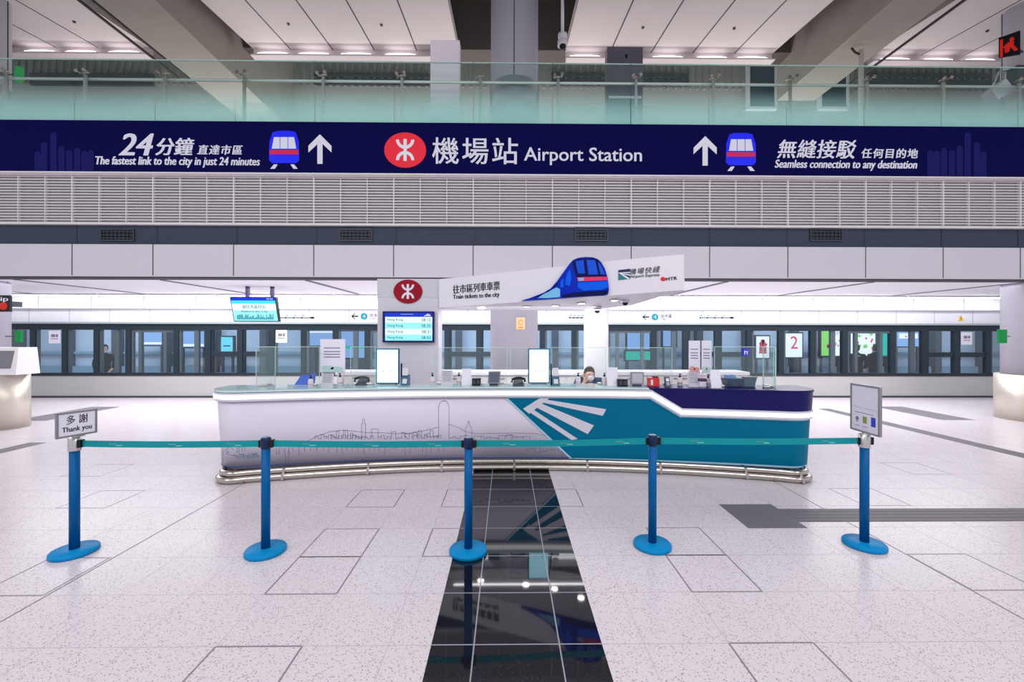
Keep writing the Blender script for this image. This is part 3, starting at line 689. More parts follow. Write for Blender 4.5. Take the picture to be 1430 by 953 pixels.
for p0, p1, lb in ((386, 440, 'thin line route map beside the hanging screen'), (793, 825, 'thin line route map behind the white pillar'), (975, 1026, 'thin line route map over the right platform doors')):
    a = at((p0 + p1) / 2, 444, PY - .03); t = thing('route_map', lb, 'sign', a, 0, 'route maps on the header'); k = PY / F; hw = (p1 - p0) / 2 * k
    sfm = lambda u, v, d: Vector((u, -.004 - d, v))
    MB().box(-hw, hw, -.004, 0, -.14, .14).build('panel', HEAD, t)
    MB().flat([rc(-hw + .03, -.012, hw - .03, .012)], sfm, 0, .005).flat([rc(hw - .13, -.03, hw - .03, .03)], sfm, 0, .006).flat([ring(-hw + .05 + i * (2 * hw - .2) / 4, 0, .025, .025, 12) for i in range(4)], sfm, 0, .007).build('route_line', TXT, t)
    MB().flat([rc(-hw + .04 + i * (2 * hw - .2) / 4, .05, -hw + .12 + i * (2 * hw - .2) / 4, .075) for i in range(4)], sfm, 0, .005).build('print', TEALP, t)
a = at(1341.5, 445, PY - .03); t = thing('warning_sign', 'small yellow triangle warning sign on the header at right', 'sign', a)
MB().flat([[(-.085, -.07), (.085, -.07), (0, .10)]], lambda u, v, d: Vector((u, -d, v)), 0, .008).build('triangle', YEL, t); MB().flat([rc(-.008, -.02, .008, .045), rc(-.008, -.05, .008, -.034)], lambda u, v, d: Vector((u, -.008 - d, v)), 0, .004).build('mark', TXT, t)
for px, py, lb, m_ in ((76, 471, 'white printed notice on the far left platform glass', PAPER), (1350, 473, 'white printed notice on the far right platform glass', PAPER), (393, 470, 'pale notice on glass under the hanging screen', PAPER)):
    a = at(px, py, PY - .01); t = thing('glass_notice', lb, 'notice', a, 0, 'paper notices on the platform glass'); MB().box(-.16, .16, 0, .008, -.18, .18).build('sheet', m_, t)
    MB().flat([rc(-.09, .0, .02, .08), rc(.04, .0, .10, .08), rc(-.10, -.06, .10, -.04)], facing(0), 0, .004).build('print', GREYP, t)
a = at(1030.5, 491.5, 6.15)
p = at(1400, 470, 8.6); t = thing('exit_sign', 'green lit exit sign at the left side of right column', 'sign', p); MB().box(-.06, .10, 0, .05, -.14, .14, .004).build('panel', GREENS, t); MB().cyl((.05, .03, .0), (.5, .3, 0), .012, n=8).build('bracket', DGREY, t)
p = at(26, 470, 8.9); t = thing('exit_sign', 'green lit exit sign at the right side of left column', 'sign', p); MB().box(-.08, .04, 0, .05, -.12, .12, .004).build('panel', GREENS, t); MB().cyl((-.05, .03, .0), (-.5, .2, 0), .012, n=8).build('bracket', DGREY, t)
p = at(5, 424, 8.38); t = thing('column_sign', 'black sign with a red dot and white lettering on the left column', 'sign', p)
MB().box(-.30, .11, 0, .05, -.16, .16, .004).build('panel', BLACKP, t); MB().text('ship', facing(0), (-.26, .02, .09, .13), 0, .005).build('lettering', LETW, t); MB().flat([ring(.0, -.05, .075, .075)], facing(0), 0, .006).build('dot', REDLED, t); MB().box(-.2, .0, .05, .32, -.05, .05).build('bracket', DGREY, t)

# hanging screen
hy = 10.0; a = at(358, 433, hy)
hs = thing('hanging_screen', 'bright blue information screen hanging from the soffit at left', 'screen', (a.x, hy, a.z))
k = hy / F; top = 17.5 * k; bot = -16.5 * k; sl = lambda v: .10 * (v - bot) / (top - bot)
hm = lambda u, v, d: Vector((u + (0 if v > 0 else 0), -.02 - d - sl(v), v))
MB().hexa([(-30 * k, -.02, bot), (32 * k, -.02, bot), (32 * k, .06, bot), (-30 * k, .06, bot), (-32 * k, -.12, top), (30 * k, -.12, top), (30 * k, -.02, top), (-32 * k, -.02, top)]).build('case', BLACKP, hs)
wl = lambda v: -30 * k - 2 * k * (v - bot) / (top - bot) + .02
wr = lambda v: 32 * k - 2 * k * (v - bot) / (top - bot) - .02
def band(v0, v1): return [(wl(v0), v0), (wr(v0), v0), (wr(v1), v1), (wl(v1), v1)]
MB().flat([band(bot + .02, bot + .26)], hm, 0, .006).build('screen_foot', SCRC, hs); MB().flat([band(bot + .26, top - .16)], hm, 0, .006).build('screen_middle', SCRP, hs); MB().flat([band(top - .16, top - .085)], hm, 0, .006).build('screen_sky', SCRC2, hs)
MB().flat([band(top - .085, top - .01)], hm, 0, .006).build('screen_header', SCRB, hs)
MB().text('前往市區月台', hm, (-.27, .02, .26, .11), .006, .010).build('lettering', SCRT, hs); MB().text('Platform for City', hm, (-.30, -.075, .30, -.015), .006, .010).build('lettering', SCRT, hs)
MB().text('10:30', hm, (.30, top - .065, .44, top - .03), .006, .010).build('lettering', LETW, hs)
q = MB(); rr = random.Random(5)
for i in range(34):
    u = -.42 + i * .025; q.flat([rc(u, bot + .05, u + .018, bot + .09 + rr.random() * .09)], hm, .006, .009)
q.build('skyline_print', mat('skyline_teal', (60, 170, 190), .4, emit=.4), hs)
for u in (-12.5, 21.5): MB().box(u * k - .035, u * k + .035, -.02, .05, top - .02, zb - a.z).build('hanger', mat('hanger_violet', (62, 58, 92), .4), hs)

# help point on the left column casing
p = at(0, 500, 8.2)
hp = thing('help_point', 'white slanted help point terminal beside the left column', 'terminal', (p.x - .05, 8.2, 0))
z0 = at(0, 521, 8.2).z
MB().hexa([(-.5, -.12, z0 - .03), (.48, -.12, z0 - .03), (.48, .3, z0 - .03), (-.5, .3, z0 - .03), (-.5, -.02, z0 + .48), (.42, -.02, z0 + .48), (.42, .3, z0 + .48), (-.5, .3, z0 + .48)]).build('hood', mat('hood_white', (226, 222, 226), .25), hp)
hf = lambda u, v, d: Vector((u, -.12 + (v + .03) * .196 - d, z0 + v))
MB().flat([rc(-.48, .09, .36, .42)], hf, 0, .008).build('screen', mat('hp_screen', (120, 120, 126), .08), hp)
MB().flat([rc(-.44, .12, -.30, .22), rc(-.26, .12, .0, .16), rc(-.2, .2, -.1, .3)], hf, .008, .012).build('print', TXT, hp)
MB().cyl((-.02, .15, 0), (-.02, .15, z0 - .03), .33, n=40).build('pedestal', DRUM, hp)

# ------------------------------------------------------------------ service counter
CX0 = .1
def yf(x): return 5.74 - .033 * (x - CX0) ** 2
XL, XR, DEP = -3.76, 4.0, .65
def yb(x): return 6.10 - .0135 * (x - CX0) ** 2
def build_path():
    R = .42; raw = [(XL, yf(XL) + DEP)]
    raw += [(XL, yf(XL) + R)] + [(XL + R * (1 - math.cos(t)), yf(XL + R) + (yf(XL) - yf(XL + R)) * 0 + R * (1 - math.sin(t)) + (yf(XL) - yf(XL + R)) * (1 - t / (math.pi / 2))) for t in [math.pi / 2 * i / 12 for i in range(1, 12)]]
    n = 120
    raw += [(XL + R + (XR - XL - 2 * R) * i / n, yf(XL + R + (XR - XL - 2 * R) * i / n)) for i in range(n + 1)]
    raw += [(XR - R + R * math.sin(t), yf(XR - R) + R * (1 - math.cos(t)) + (yf(XR) - yf(XR - R)) * (t / (math.pi / 2))) for t in [math.pi / 2 * i / 12 for i in range(1, 12)]]
    raw += [(XR, yf(XR) + R), (XR, yf(XR) + DEP)]
    return [Vector(p) for p in raw]
RAW = build_path(); CUM = [0]
for a_, b_ in zip(RAW, RAW[1:]): CUM.append(CUM[-1] + (b_ - a_).length)
S_OFF = min(zip(CUM, RAW), key=lambda q: abs(q[1].x) + (100 if q[1].y > 5.9 else 0))[0]
SMIN, SMAX = -S_OFF, CUM[-1] - S_OFF
def pt(s):
    s = min(max(s + S_OFF, 0), CUM[-1]); lo = 0; hi = len(CUM) - 1
    while hi - lo > 1:
        m_ = (lo + hi) // 2
        if CUM[m_] <= s: lo = m_
        else: hi = m_
    f = (s - CUM[lo]) / (CUM[hi] - CUM[lo]); return RAW[lo].lerp(RAW[hi], f)
def nrm(s):
    t = (pt(s + .04) - pt(s - .04)).normalized(); return Vector((t.y, -t.x))
HB, HT, TAPER = .115, 1.09, .05
def CM(s, h, d=0.0):
    p = pt(s) + nrm(s) * (d - TAPER * (1 - (h - HB) / (HT - HB))); return Vector((p.x, p.y, h))
def inv(fm, px, py, s, h):
    for _ in range(25):
        a = proj(fm(s, h, 0)); e = (px - a[0], py - a[1])
        if abs(e[0]) + abs(e[1]) < .01: break
        b = proj(fm(s + .01, h, 0)); c_ = proj(fm(s, h + .01, 0))
        j = ((b[0] - a[0]) / .01, (c_[0] - a[0]) / .01, (b[1] - a[1]) / .01, (c_[1] - a[1]) / .01); D = j[0] * j[3] - j[1] * j[2]
        ds = (e[0] * j[3] - j[1] * e[1]) / D; dh = (j[0] * e[1] - e[0] * j[2]) / D
        s += max(-.5, min(.5, ds)); h += max(-.3, min(.3, dh))
    return s, h
def cp(px, py): return inv(CM, px, py, (px - 708) / F * 5.5, .6)
SS = [SMIN + (SMAX - SMIN) * i / 260 for i in range(261)]
ctr = thing('service_counter', 'long curved white and teal service counter with glowing edge', 'counter', (.1, 6.1, 0))
def loop_back(n=30):
    a_, b_ = XL + .12, XR - .12
    return [Vector((XR - .12, yf(XR) + DEP))] + [Vector((b_ - (b_ - a_) * i / n, yf(b_ - (b_ - a_) * i / n) + .30)) for i in range(0, n + 1)] + [Vector((XL + .12, yf(XL) + DEP))]
def wall_mesh(h0, h1, d, s0=SMIN, s1=SMAX, closed=True):
    g = MB(); ss = [s0 + (s1 - s0) * i / 240 for i in range(241)]
    lo = [CM(s, h0, d) for s in ss]; hi = [CM(s, h1, d) for s in ss]
    if closed:
        bk = loop_back(); lo += [Vector((p.x, p.y, h0)) for p in bk]; hi += [Vector((p.x, p.y, h1)) for p in bk]
    A = [g.bm.verts.new(p) for p in lo]; B = [g.bm.verts.new(p) for p in hi]; n = len(A)
    for i in range(n if closed else n - 1):
        f = g.bm.faces.new((A[i], A[(i + 1) % n], B[(i + 1) % n], B[i])); f.smooth = i < 240
    g.bm.faces.new(A[::-1]); g.bm.faces.new(B)
    return g
hband = cp(716, 549)[1]; hband2 = cp(1080, 579.5)[1]
s_a, s_b = cp(908, 549)[0], cp(950, 578)[0]
wall_mesh(HB, HT, 0).build('body', CBODY, ctr, True)
wall_mesh(0.0, HB, -.06).build('plinth', PLINTH, ctr, True)
# worktop: left coloured pale green for the reflected glass, navy on the right
def top_mesh(x0, x1, h0, h1, d):
    g = MB(); fr = []
    for s in SS:
        p = CM(s, HT, d)
        if x0 <= p.x <= x1: fr.append((p.x, p.y))
    fr = [q for q in fr]
    n = 24; xa, xb = max(x0, XL), min(x1, XR); bk = [(xb - (xb - xa) * i / n, yb(xb - (xb - xa) * i / n)) for i in range(n + 1)]
    pts = fr + [q for q in bk if q[0] > fr[0][0] - 1 and q[0] < fr[-1][0] + 1]
    A = [g.bm.verts.new((x, y, h0)) for x, y in pts]; B = [g.bm.verts.new((x, y, h1)) for x, y in pts]; n = len(A)
    for i in range(n): g.bm.faces.new((A[i], A[(i + 1) % n], B[(i + 1) % n], B[i]))
    g.bm.faces.new(A[::-1]); g.bm.faces.new(B)
    return g
xsplit = pt(s_a).x
TOPH = HT + .025
top_mesh(-9, xsplit, HT, TOPH, .03).build('worktop', CTOP, ctr, True)
top_mesh(xsplit, 9, HT, TOPH, .03).build('navy_worktop', CNAVY, ctr, True)['label'] = 'navy worktop end'
dk = MB(); n_ = 40; A, B = [], []
for i in range(n_ + 1):
    x = -3.3 + 6.9 * i / n_; A.append((x, yb(x) - .04)); B.append((x, yb(x) + .42))
pts_ = A + B[::-1]; va = [dk.bm.verts.new((x, y, .71)) for x, y in pts_]; vb = [dk.bm.verts.new((x, y, .74)) for x, y in pts_]
for i in range(len(va)): dk.bm.faces.new((va[i], va[(i + 1) % len(va)], vb[(i + 1) % len(va)], vb[i]))
dk.bm.faces.new(va[::-1]); dk.bm.faces.new(vb); dk.build('staff_desk', WHITE, ctr, True)
# band with light strip, stepping down on the right
hwB, hwG = .052, .026
def bandpoly(o0, o1):
    return [(SMIN, hband + o0), (s_a, hband + o0), (s_b, hband2 + o0), (SMAX, hband2 + o0), (SMAX, hband2 + o1), (s_b + .02, hband2 + o1), (s_a + .02, hband + o1), (SMIN, hband + o1)]
MB().flat([bandpoly(-hwB, hwB)], CM, -.01, .035, .06).build('edge_band', CWHITE, ctr, True)
MB().flat([bandpoly(-hwG, hwG)], CM, .02, .042, .06).build('light_strip', GLOW, ctr, True)['label'] = 'glowing white light strip'
MB().flat([[(s_a + .03, HT), (s_a + .03, hband + hwB - .01), (s_b + .02, hband2 + hwB - .01), (SMAX, hband2 + hwB - .01), (SMAX, HT)]], CM, -.01, .02, .06).build('navy_panel', CNAVY, ctr, True)
# teal panel and its pale stripes
d0 = cp(706, 555); d1 = cp(798, 641)
hbot = HB + .02
tealp = [(d0[0], hband - hwB + .01), d1, (d1[0] + .03, hbot), (SMAX, hbot), (SMAX, hband2 - hwB + .01), (s_b, hband2 - hwB + .01), (s_a, hband - hwB + .01)]
MB().flat([tealp], CM, -.005, .006, .06).build('teal_panel', TEAL, ctr, True)
MB().flat([[cp(*p_) for p_ in pl] for pl in ([(757, 557.5), (846.4, 571.8), (841.5, 580.8), (754.5, 561.5)], [(751.5, 562), (829.3, 594.3), (820.6, 606.4), (745, 567)], [(743.4, 571.3), (806.5, 613), (798, 614.6), (738.2, 575)])], CM, .004, .011, .06).flat([[cp(*p_) for p_ in ((755, 555.5), (768, 555.5), (739, 578), (730.5, 571))]], CM, .004, .0135, .06).build('white_stripes', CWHITE, ctr, True)
MB().strokes([[d0, d1, (d1[0] + .03, hbot)], [(d0[0], hband - hwB - .008), (s_a, hband - hwB - .008), (s_b, hband2 - hwB - .008), (SMAX, hband2 - hwB - .008)], [(d1[0], hbot), (SMAX, hbot)]], .022, CM, .004, .010, .06).build('pale_edging', TEALE, ctr, True)
MB().strokes([[(SMIN, HB + .035), (d1[0] - .02, HB + .035)]], .010, CM, 0, .004, .06).build('base_line', mat('base_line_blue', (74, 86, 150), .4), ctr, True)
# skyline line art
LN = [[(430, 616), (446, 608), (462, 603), (478, 601), (500, 603), (512, 604.5), (530, 604.5), (552, 606), (575, 605), (592, 602), (611, 597)], [(627, 593), (640, 597), (650, 603), (664, 606), (690, 605.5), (720, 605), (748, 606), (766, 609)],
      [(612.5, 613), (612.5, 569), (614, 563.5), (617, 560.5), (623, 560.5), (625.5, 563.5), (627, 569), (627, 613)], [(617, 560.5), (623, 560.5), (620, 559)], [(505, 614), (505, 592), (506.5, 592), (506.5, 585)], [(509, 585), (509, 592), (510.5, 592), (510.5, 614)],
      [(519, 613), (519, 599.5), (528, 599.5), (528, 613)], [(650, 612), (650, 598), (652, 596), (654.5, 588), (657, 596), (659, 598), (659, 612)], [(397, 627), (399, 640), (399, 648), (403, 648), (403, 630)], [(386, 627), (386, 634), (390, 634), (390, 627)]]
rr = random.Random(11)
def sky(x0, x1, base, lo, hi, ww):
    L = []; x = x0
    while x < x1:
        w_ = ww * rr.uniform(.5, 1.3); h = rr.uniform(lo, hi)
        L += [(x, base), (x, base - h), (x + w_, base - h), (x + w_, base)]; x += w_ + rr.choice((0, 0, 2, 4))
    return L
LN += [sky(440, 505, 613, 1, 6, 5), sky(462, 520, 613, 2, 12, 4), sky(528, 612, 613, 1, 10, 5), sky(566, 606, 611, 1, 10, 6), sky(628, 650, 613, 1, 5, 5), sky(662, 735, 613, 1, 5, 8)]
LN += [[(x, 625), (x, 625 + rr.uniform(2, 11))] for x in [404 + 8 * i + rr.uniform(-3, 3) for i in range(28)]]
LN += [sky(735, 786, 626, -7, -1, 4), arc(712, 611, 5, 4, 180, 360, 8), arc(742, 624, 5, 3, 180, 360, 6)]
MB().strokes([[cp(*q) for q in L] for L in LN], .0048, CM, 0, .002, .3).build('skyline_drawing', INK, ctr, True)
LB = [[(311, 628), (311, 648)], [(306, 627), (307, 645)], [(330, 636), (327, 636)], [(315, 630), (320, 632), (316, 634), (323, 636), (328, 637), (345, 637)], [(322, 625.5), (326, 628), (318, 628)], [(331, 625), (331, 632), (334, 632), (334, 625)], [(338, 625), (338, 631)], [(342, 625), (342, 630)], [sky(330, 362, 640, 1, 6, 3)][0], [(346, 634), (356, 634), (358, 632), (360, 638)]]
MB().strokes([[cp(*q) for q in L] for L in LB], .0048, CM, 0, .002, .3).build('skyline_drawing', INKB, ctr, True)
# steel bumper rails
def rail(off, h, r, s0=SMIN + .35, s1=SMAX - .35):
    n = 170; pts = []
    for i in range(n + 1):
        s = s0 + (s1 - s0) * i / n; x = pt(s).x; p = CM(s, max(h, HB), 0) + Vector((*(nrm(s) * off), 0)); p.z = h; p.y -= .009 * (x - CX0) ** 2
        e_ = abs(p.x - CX0) - 3.3
        if e_ > 0: p.x -= math.copysign(e_ * .30, p.x - CX0)
        pts.append(p)
    e0, e1 = pts[0], pts[-1]
    pts = [e0 + Vector((.14, .02, 0)), e0 + Vector((.05, .06, 0))] + pts + [e1 + Vector((-.05, .06, 0)), e1 + Vector((-.14, .02, 0))]
    MB().tube(pts, r, 12).build('bumper_rail', CHROME, ctr, True)
rail(.040, .108, .037); rail(.085, .040, .040)
for px in (403, 517, 618, 718, 819, 919, 1034, 1105):
    s = cp(px, 640)[0]; n2 = nrm(s); p = pt(s); dy = -.009 * (p.x - CX0) ** 2
    base = Vector((p.x, p.y + dy, 0)) + Vector((n2.x, n2.y, 0)) * (-.05)
    g = MB(); nv = Vector((n2.x, n2.y, 0)); tv = Vector((-n2.y, n2.x, 0)) * .014
    for h, o0, o1 in ((.108, .075, .092), (.040, .125, .142)):
        g.hexa([base + nv * -.05 - tv + Vector((0, 0, h - .03)), base + nv * -.05 + tv + Vector((0, 0, h - .03)), base + nv * o1 + tv + Vector((0, 0, h - .03)), base + nv * o1 - tv + Vector((0, 0, h - .03)),
                base + nv * -.05 - tv + Vector((0, 0, h + .03)), base + nv * -.05 + tv + Vector((0, 0, h + .03)), base + nv * o1 + tv + Vector((0, 0, h + .03)), base + nv * o1 - tv + Vector((0, 0, h + .03))])
    g.build('bracket', STEEL, ctr, True)

# ------------------------------------------------------------------ pillar, canopy, back counter
py_ = 6.95; a, b = at(527, 390, py_), at(613, 390, py_)
pl = thing('screen_pillar', 'white pillar behind the counter carrying the red logo and timetable screen', 'pillar', ((a.x + b.x) / 2, py_, 0)); wv = (b.x - a.x) / 2; ph = a.z
MB().box(-wv, wv, 0, .35, 0, ph, .012).build('body', WHITE, pl)
hz_ = at(570, 416, py_).z
MB().box(-wv - .004, wv + .004, -.006, .2, hz_, ph + .006, .004).build('shaded_head', noisy(mat('head_shade_grey', (198, 196, 204), .4), 1, .02), pl)  # greyer top paints in the shading at the pillar head
pf = lambda u, v, d: Vector((u, -.006 - d, v)); c = at(570, 407.5, py_)
railway_logo(pl, pf, c.x - pl.location.x, c.z, 20 * py_ / F, 16.5 * py_ / F, RED2, LETW, .014, False)
a, b = at(533.5, 478.5, py_ - .1), at(606, 435, py_ - .1)
tv = thing('timetable_screen', 'departure timetable screen with white rows mounted on the white pillar', 'screen', ((a.x + b.x) / 2, py_ - .006, a.z)); w_, h_ = (b.x - a.x) / 2, b.z - a.z
MB().box(-w_, w_, -.075, 0, 0, h_, .008).build('case', FRAMEN, tv); tf = lambda u, v, d: Vector((u, -.075 - d, v))
MB().flat([rc(-w_ + .035, h_ * .82, w_ - .035, h_ * .95)], tf, 0, .004).build('screen_header', SCRB, tv)
for i in range(4):
    v1 = h_ * (.82 - .19 * i); v0 = v1 - h_ * .19
    rw = MB().flat([rc(-w_ + .045, v0, w_ - .03, v1)], tf, 0, .004).build('screen_row', (SCRP, SCRC)[i % 2], tv)
    MB().text('Hong Kong', tf, (-w_ + .085, v0 + .018, -w_ + .33, v1 - .022), .004, .007).build('lettering', SCRT, rw); MB().text(('08:10', '08:20', '08:31', '08:43')[i], tf, (w_ - .20, v0 + .022, w_ - .055, v1 - .022), .004, .007).build('lettering', SCRT, rw)
MB().flat([[(w_ - .17, h_ * .845), (w_ - .05, h_ * .845), (w_ - .07, h_ * .90), (w_ - .10, h_ * .93), (w_ - .14, h_ * .88)], rc(-.12, h_ * .9, .08, h_ * .91)], tf, .004, .007).build('header_mark', LETW, tv)
# canopy
ST = [(613, 430, 390, 6.9, 7.3, 432), (660, 427, 385.5, 6.74, 7.36, 433), (700, 424, 381, 6.60, 7.38, 433), (740, 421, 377, 6.47, 7.36, 433), (780, 418.2, 372.6, 6.34, 7.30, 433), (820, 415, 368.2, 6.22, 7.16, 432), (850, 413, 365, 6.14, 6.95, 430), (880, 410.8, 362, 6.06, 6.70, 427), (915, 408.2, 358.8, 5.96, 6.35, 416.5), (955, 405.2, 355.3, 5.86, 5.92, 407)]
def stv(px, i):
    if px <= ST[0][0]: j = 0
    else: j = max(k_ for k_ in range(len(ST) - 1) if ST[k_][0] <= px)
    f = (px - ST[j][0]) / (ST[j + 1][0] - ST[j][0]); return ST[j][i] + (ST[j + 1][i] - ST[j][i]) * f
CTOPS = [(at(s[0], s[1], s[3]), at(s[0], s[2], s[3])) for s in ST]
def KM(u, v, d=0.0):                      # u runs along the canopy front (0..1), v up the band (0..1)
    px = 613 + 342 * u; i = max(0, min(len(ST) - 2, max([k_ for k_ in range(len(ST) - 1) if ST[k_][0] <= px] or [0])))
    f = (px - ST[i][0]) / (ST[i + 1][0] - ST[i][0]); lo = CTOPS[i][0].lerp(CTOPS[i + 1][0], f); hi = CTOPS[i][1].lerp(CTOPS[i + 1][1], f)
    t = (CTOPS[-1][0] - CTOPS[0][0]); n_ = Vector((t.y, -t.x, 0)).normalized()
    return lo + (hi - lo) * v + n_ * d
def ku(px, py): return ((px - 613) / 342, (stv(px, 1) - py) / (stv(px, 1) - stv(px, 2)))
can = thing('ticket_canopy', 'white canopy sign band with a blue train cutout above the counter', 'canopy', (0, 6.6, 2.2))
g = MB(); R = []
for i, s in enumerate(ST):
    lo, hi = CTOPS[i]; rr_ = at(s[0] if i < 9 else 956, s[5], s[4]); rb = Vector((rr_.x, rr_.y, lo.z + .0)); rt = Vector((rr_.x, rr_.y, hi.z - .02))
    rb.z = rr_.z
    R.append([g.bm.verts.new(q) for q in (lo, hi, rt, rb)])
for i in range(len(R) - 1):
    for k_ in range(4): g.bm.faces.new((R[i][k_], R[i + 1][k_], R[i + 1][(k_ + 1) % 4], R[i][(k_ + 1) % 4]))
g.bm.faces.new(R[0]); g.bm.faces.new(R[-1][::-1])
g.build('body', noisy(mat('canopy_white', (222, 218, 226), .4), 1, .01), can, True)
def kbox(p0, q0, p1, q1): return None
def ktext(body, pts, m, shear=0.0, bold=0.0, sp=1.0):
    """pts: the four pixel corners TL, TR, BR, BL of the printed line"""
    TL, TR, BR, BL = [ku(*p_) for p_ in pts]
    def f(u, v, d):
        lo = (BL[0] + (BR[0] - BL[0]) * u, BL[1] + (BR[1] - BL[1]) * u); hi = (TL[0] + (TR[0] - TL[0]) * u, TL[1] + (TR[1] - TL[1]) * u)
        return KM(lo[0] + (hi[0] - lo[0]) * v, lo[1] + (hi[1] - lo[1]) * v, d)
    MB().text(body, f, (0, 0, 1, 1), 0, .006, shear, bold, sp).build('lettering', m, can, True)
ktext('往市區列車車票', ((633, 398.5), (698, 392.5), (698, 405), (633, 410.5)), TXT, 0, .003)
ktext('Train tickets to the city', ((633, 412), (697.5, 408), (697.5, 416.5), (633, 419.5)), TXT, 0, .003)
ktext('機場快綫', ((879, 376), (922, 371.5), (921, 380.5), (879, 384)), mat('grey_text', (110, 112, 122), .5), .15, .004, 1.2)
ktext('Airport Express', ((879.5, 384.5), (921, 381.5), (921, 387), (879.5, 390)), mat('grey_text', (110, 112, 122), .5), .1, .004)
ktext('MTR', ((930, 388.2), (945.5, 386.2), (945.5, 390.8), (930, 392.6)), TXT, 0, .01)
def kpoly(pls, m, name, d0=0, d1=.006): MB().flat([[ku(*q) for q in p_] for p_ in pls], KM, d0, d1, .05).build(name, m, can, True)
kpoly([ring(926, 390, 3.6, 3.0, 20)], RED, 'small_emblem')
kpoly([[(863.5, 377.5), (880, 375.5), (880, 389.5), (863.5, 391.5)]], mat('logo_navy', (26, 40, 84), .4), 'express_emblem'); kpoly([[(863.5, 383), (876.5, 390), (863.5, 391.5)]], TEALP, 'express_emblem', .004, .009)
kpoly([[(863.5, 381.5), (866, 381), (879, 388.5), (879, 389.6), (876.5, 390)], [(864, 381), (880, 380), (880, 381.6), (866, 382)], [(868, 382), (880, 383.5), (880, 385.5), (869, 383)]], LETW, 'express_swoosh', .006, .011)
# the train cutout
OUT = [(729, 420.5), (742, 416.5), (760, 409.5), (770, 403.5), (779, 393), (788, 380.5), (796, 369.5), (801, 364), (808, 361), (818, 359.8), (828, 360.2), (835, 362.5), (840, 367), (845, 376), (848, 386), (849.5, 396), (850.5, 405), (849, 411.5), (844, 413.3), (815, 414.8), (785, 416.8), (760, 418.8)]
kpoly([OUT], TRB, 'train_cutout', 0, .05)
kpoly([[(800, 367), (809, 362.5), (828, 361.7), (836, 364.5), (843, 376), (847.5, 387), (806, 388), (802, 376)]], TRD, 'train_windscreen', .048, .054)
kpoly([[(804.5, 366), (815.5, 364), (817.5, 383), (808, 383)], [(819.5, 364), (831.5, 364.5), (836, 384), (822.5, 384.5)], [(835.5, 367), (839.5, 371), (846, 384.5), (839, 384)]], TRG, 'train_window_panes', .052, .058)
kpoly([[(806.5, 388.2), (848, 387.2), (848.5, 392.2), (808, 394)]], TRR, 'train_red_stripe', .048, .056)
kpoly([[(808, 389.2), (816, 388.8), (816, 392.6), (809, 393.2)]], TRL, 'train_lamp', .054, .060)
kpoly([[(808, 395.5), (848.5, 393.5), (849.5, 402), (840, 405.5), (815, 406.5), (807.5, 402)]], TRB2, 'train_nose', .048, .056)
kpoly([[(786, 412.5), (802, 409.5), (849.5, 406), (849, 411), (844, 413), (815, 414.6), (786, 416.4)]], TRD, 'train_skirt', .048, .055)
kpoly([[(760, 411.5), (778, 402), (783, 404.5), (783, 415.5), (768, 416.8), (752, 416.8)]], TRL, 'train_side', .048, .054)
kpoly([[(792, 385), (797, 377), (799, 390), (796, 400), (790, 398)], [(784, 394), (788, 389), (788, 402), (783, 402)]], TRB2, 'train_side_glint', .048, .054)
kpoly([[(742, 417), (760, 410.8), (772, 404), (781, 393), (778, 400), (768, 408), (752, 415)]], TRD, 'train_roofline', .048, .054)
dl = [(672, 7.05), (735, 6.95), (775, 6.85), (812, 6.65), (858, 6.4)]
LBD = ['lit recessed downlight under the canopy nearest the pillar', 'lit recessed downlight under the canopy below the lettering end', 'lit recessed downlight under the train tail', 'lit recessed downlight under the train nose', 'lit recessed downlight at the canopy right end']
for (px, yy), lb in zip(dl, LBD):
    i = [k_ for k_ in range(len(ST) - 1) if ST[k_][0] <= px][-1]; f = (yy - stv(px, 3)) / (stv(px, 4) - stv(px, 3))
    zl = at(px, stv(px, 1), stv(px, 3)).z; zr = at(px, stv(px, 5), stv(px, 4)).z; X = at(px, stv(px, 1), stv(px, 3)).x * (1 - f) + at(px, stv(px, 5), stv(px, 4)).x * f
    t = thing('downlight', lb, 'downlight', (X, yy, zl + (zr - zl) * f - .004), 0, 'recessed downlights under the canopy')
    MB().lathe([(.075, .012), (.075, -.008), (.06, -.010), (.055, .0)], n=20).build('ring', LGREY, t); MB().cyl((0, 0, -.009), (0, 0, -.004), .05, n=20).build('lens', DOWNL, t)
for px, py, lb in ((873, 423, 'small black dome camera under the canopy right end'), (834, 434, 'small dome camera on the white canopy pillar')):
    yy = 6.45 if px > 850 else 6.95
    p = at(px, py, yy); t = thing('dome_camera', lb, 'camera', p, 0, 'dome cameras by the canopy'); MB().lathe([(.075, .05), (.075, .02), (.05, .0)], n=20).build('base', LGREY, t); MB().sph((0, 0, .0), .045).build('dome', BLACKP, t)
# slim white support pillar
yy = 7.24; a, b = at(818.5, 431, yy), at(850, 431, yy); t = thing('canopy_pillar', 'slim plain white pillar under the canopy beside the staff', 'pillar', ((a.x + b.x) / 2, yy, 0)); wv = (b.x - a.x) / 2
MB().box(-wv, wv, 0, .22, 0, a.z + .03, .01).build('shaft', mat('pillar_white', (238, 236, 240), .4), t); MB().box(-wv - .02, wv + .02, -.02, .23, 0, .08).build('foot', LGREY, t)
# orange notice on the centre column
p = at(727, 452, 8.53); t = thing('column_notice', 'small orange and white notice on the centre column', 'notice', p)
MB().box(-.09, .09, 0, .03, -.12, .12, .003).build('board', ORANGE, t); MB().flat([thick_arc(0, .02, .04, .045, .014, 0, 330, 14)[i] for i in range(14)] + [rc(-.05, -.09, .05, -.07)], facing(0), 0, .004).build('print', ORANGED, t)
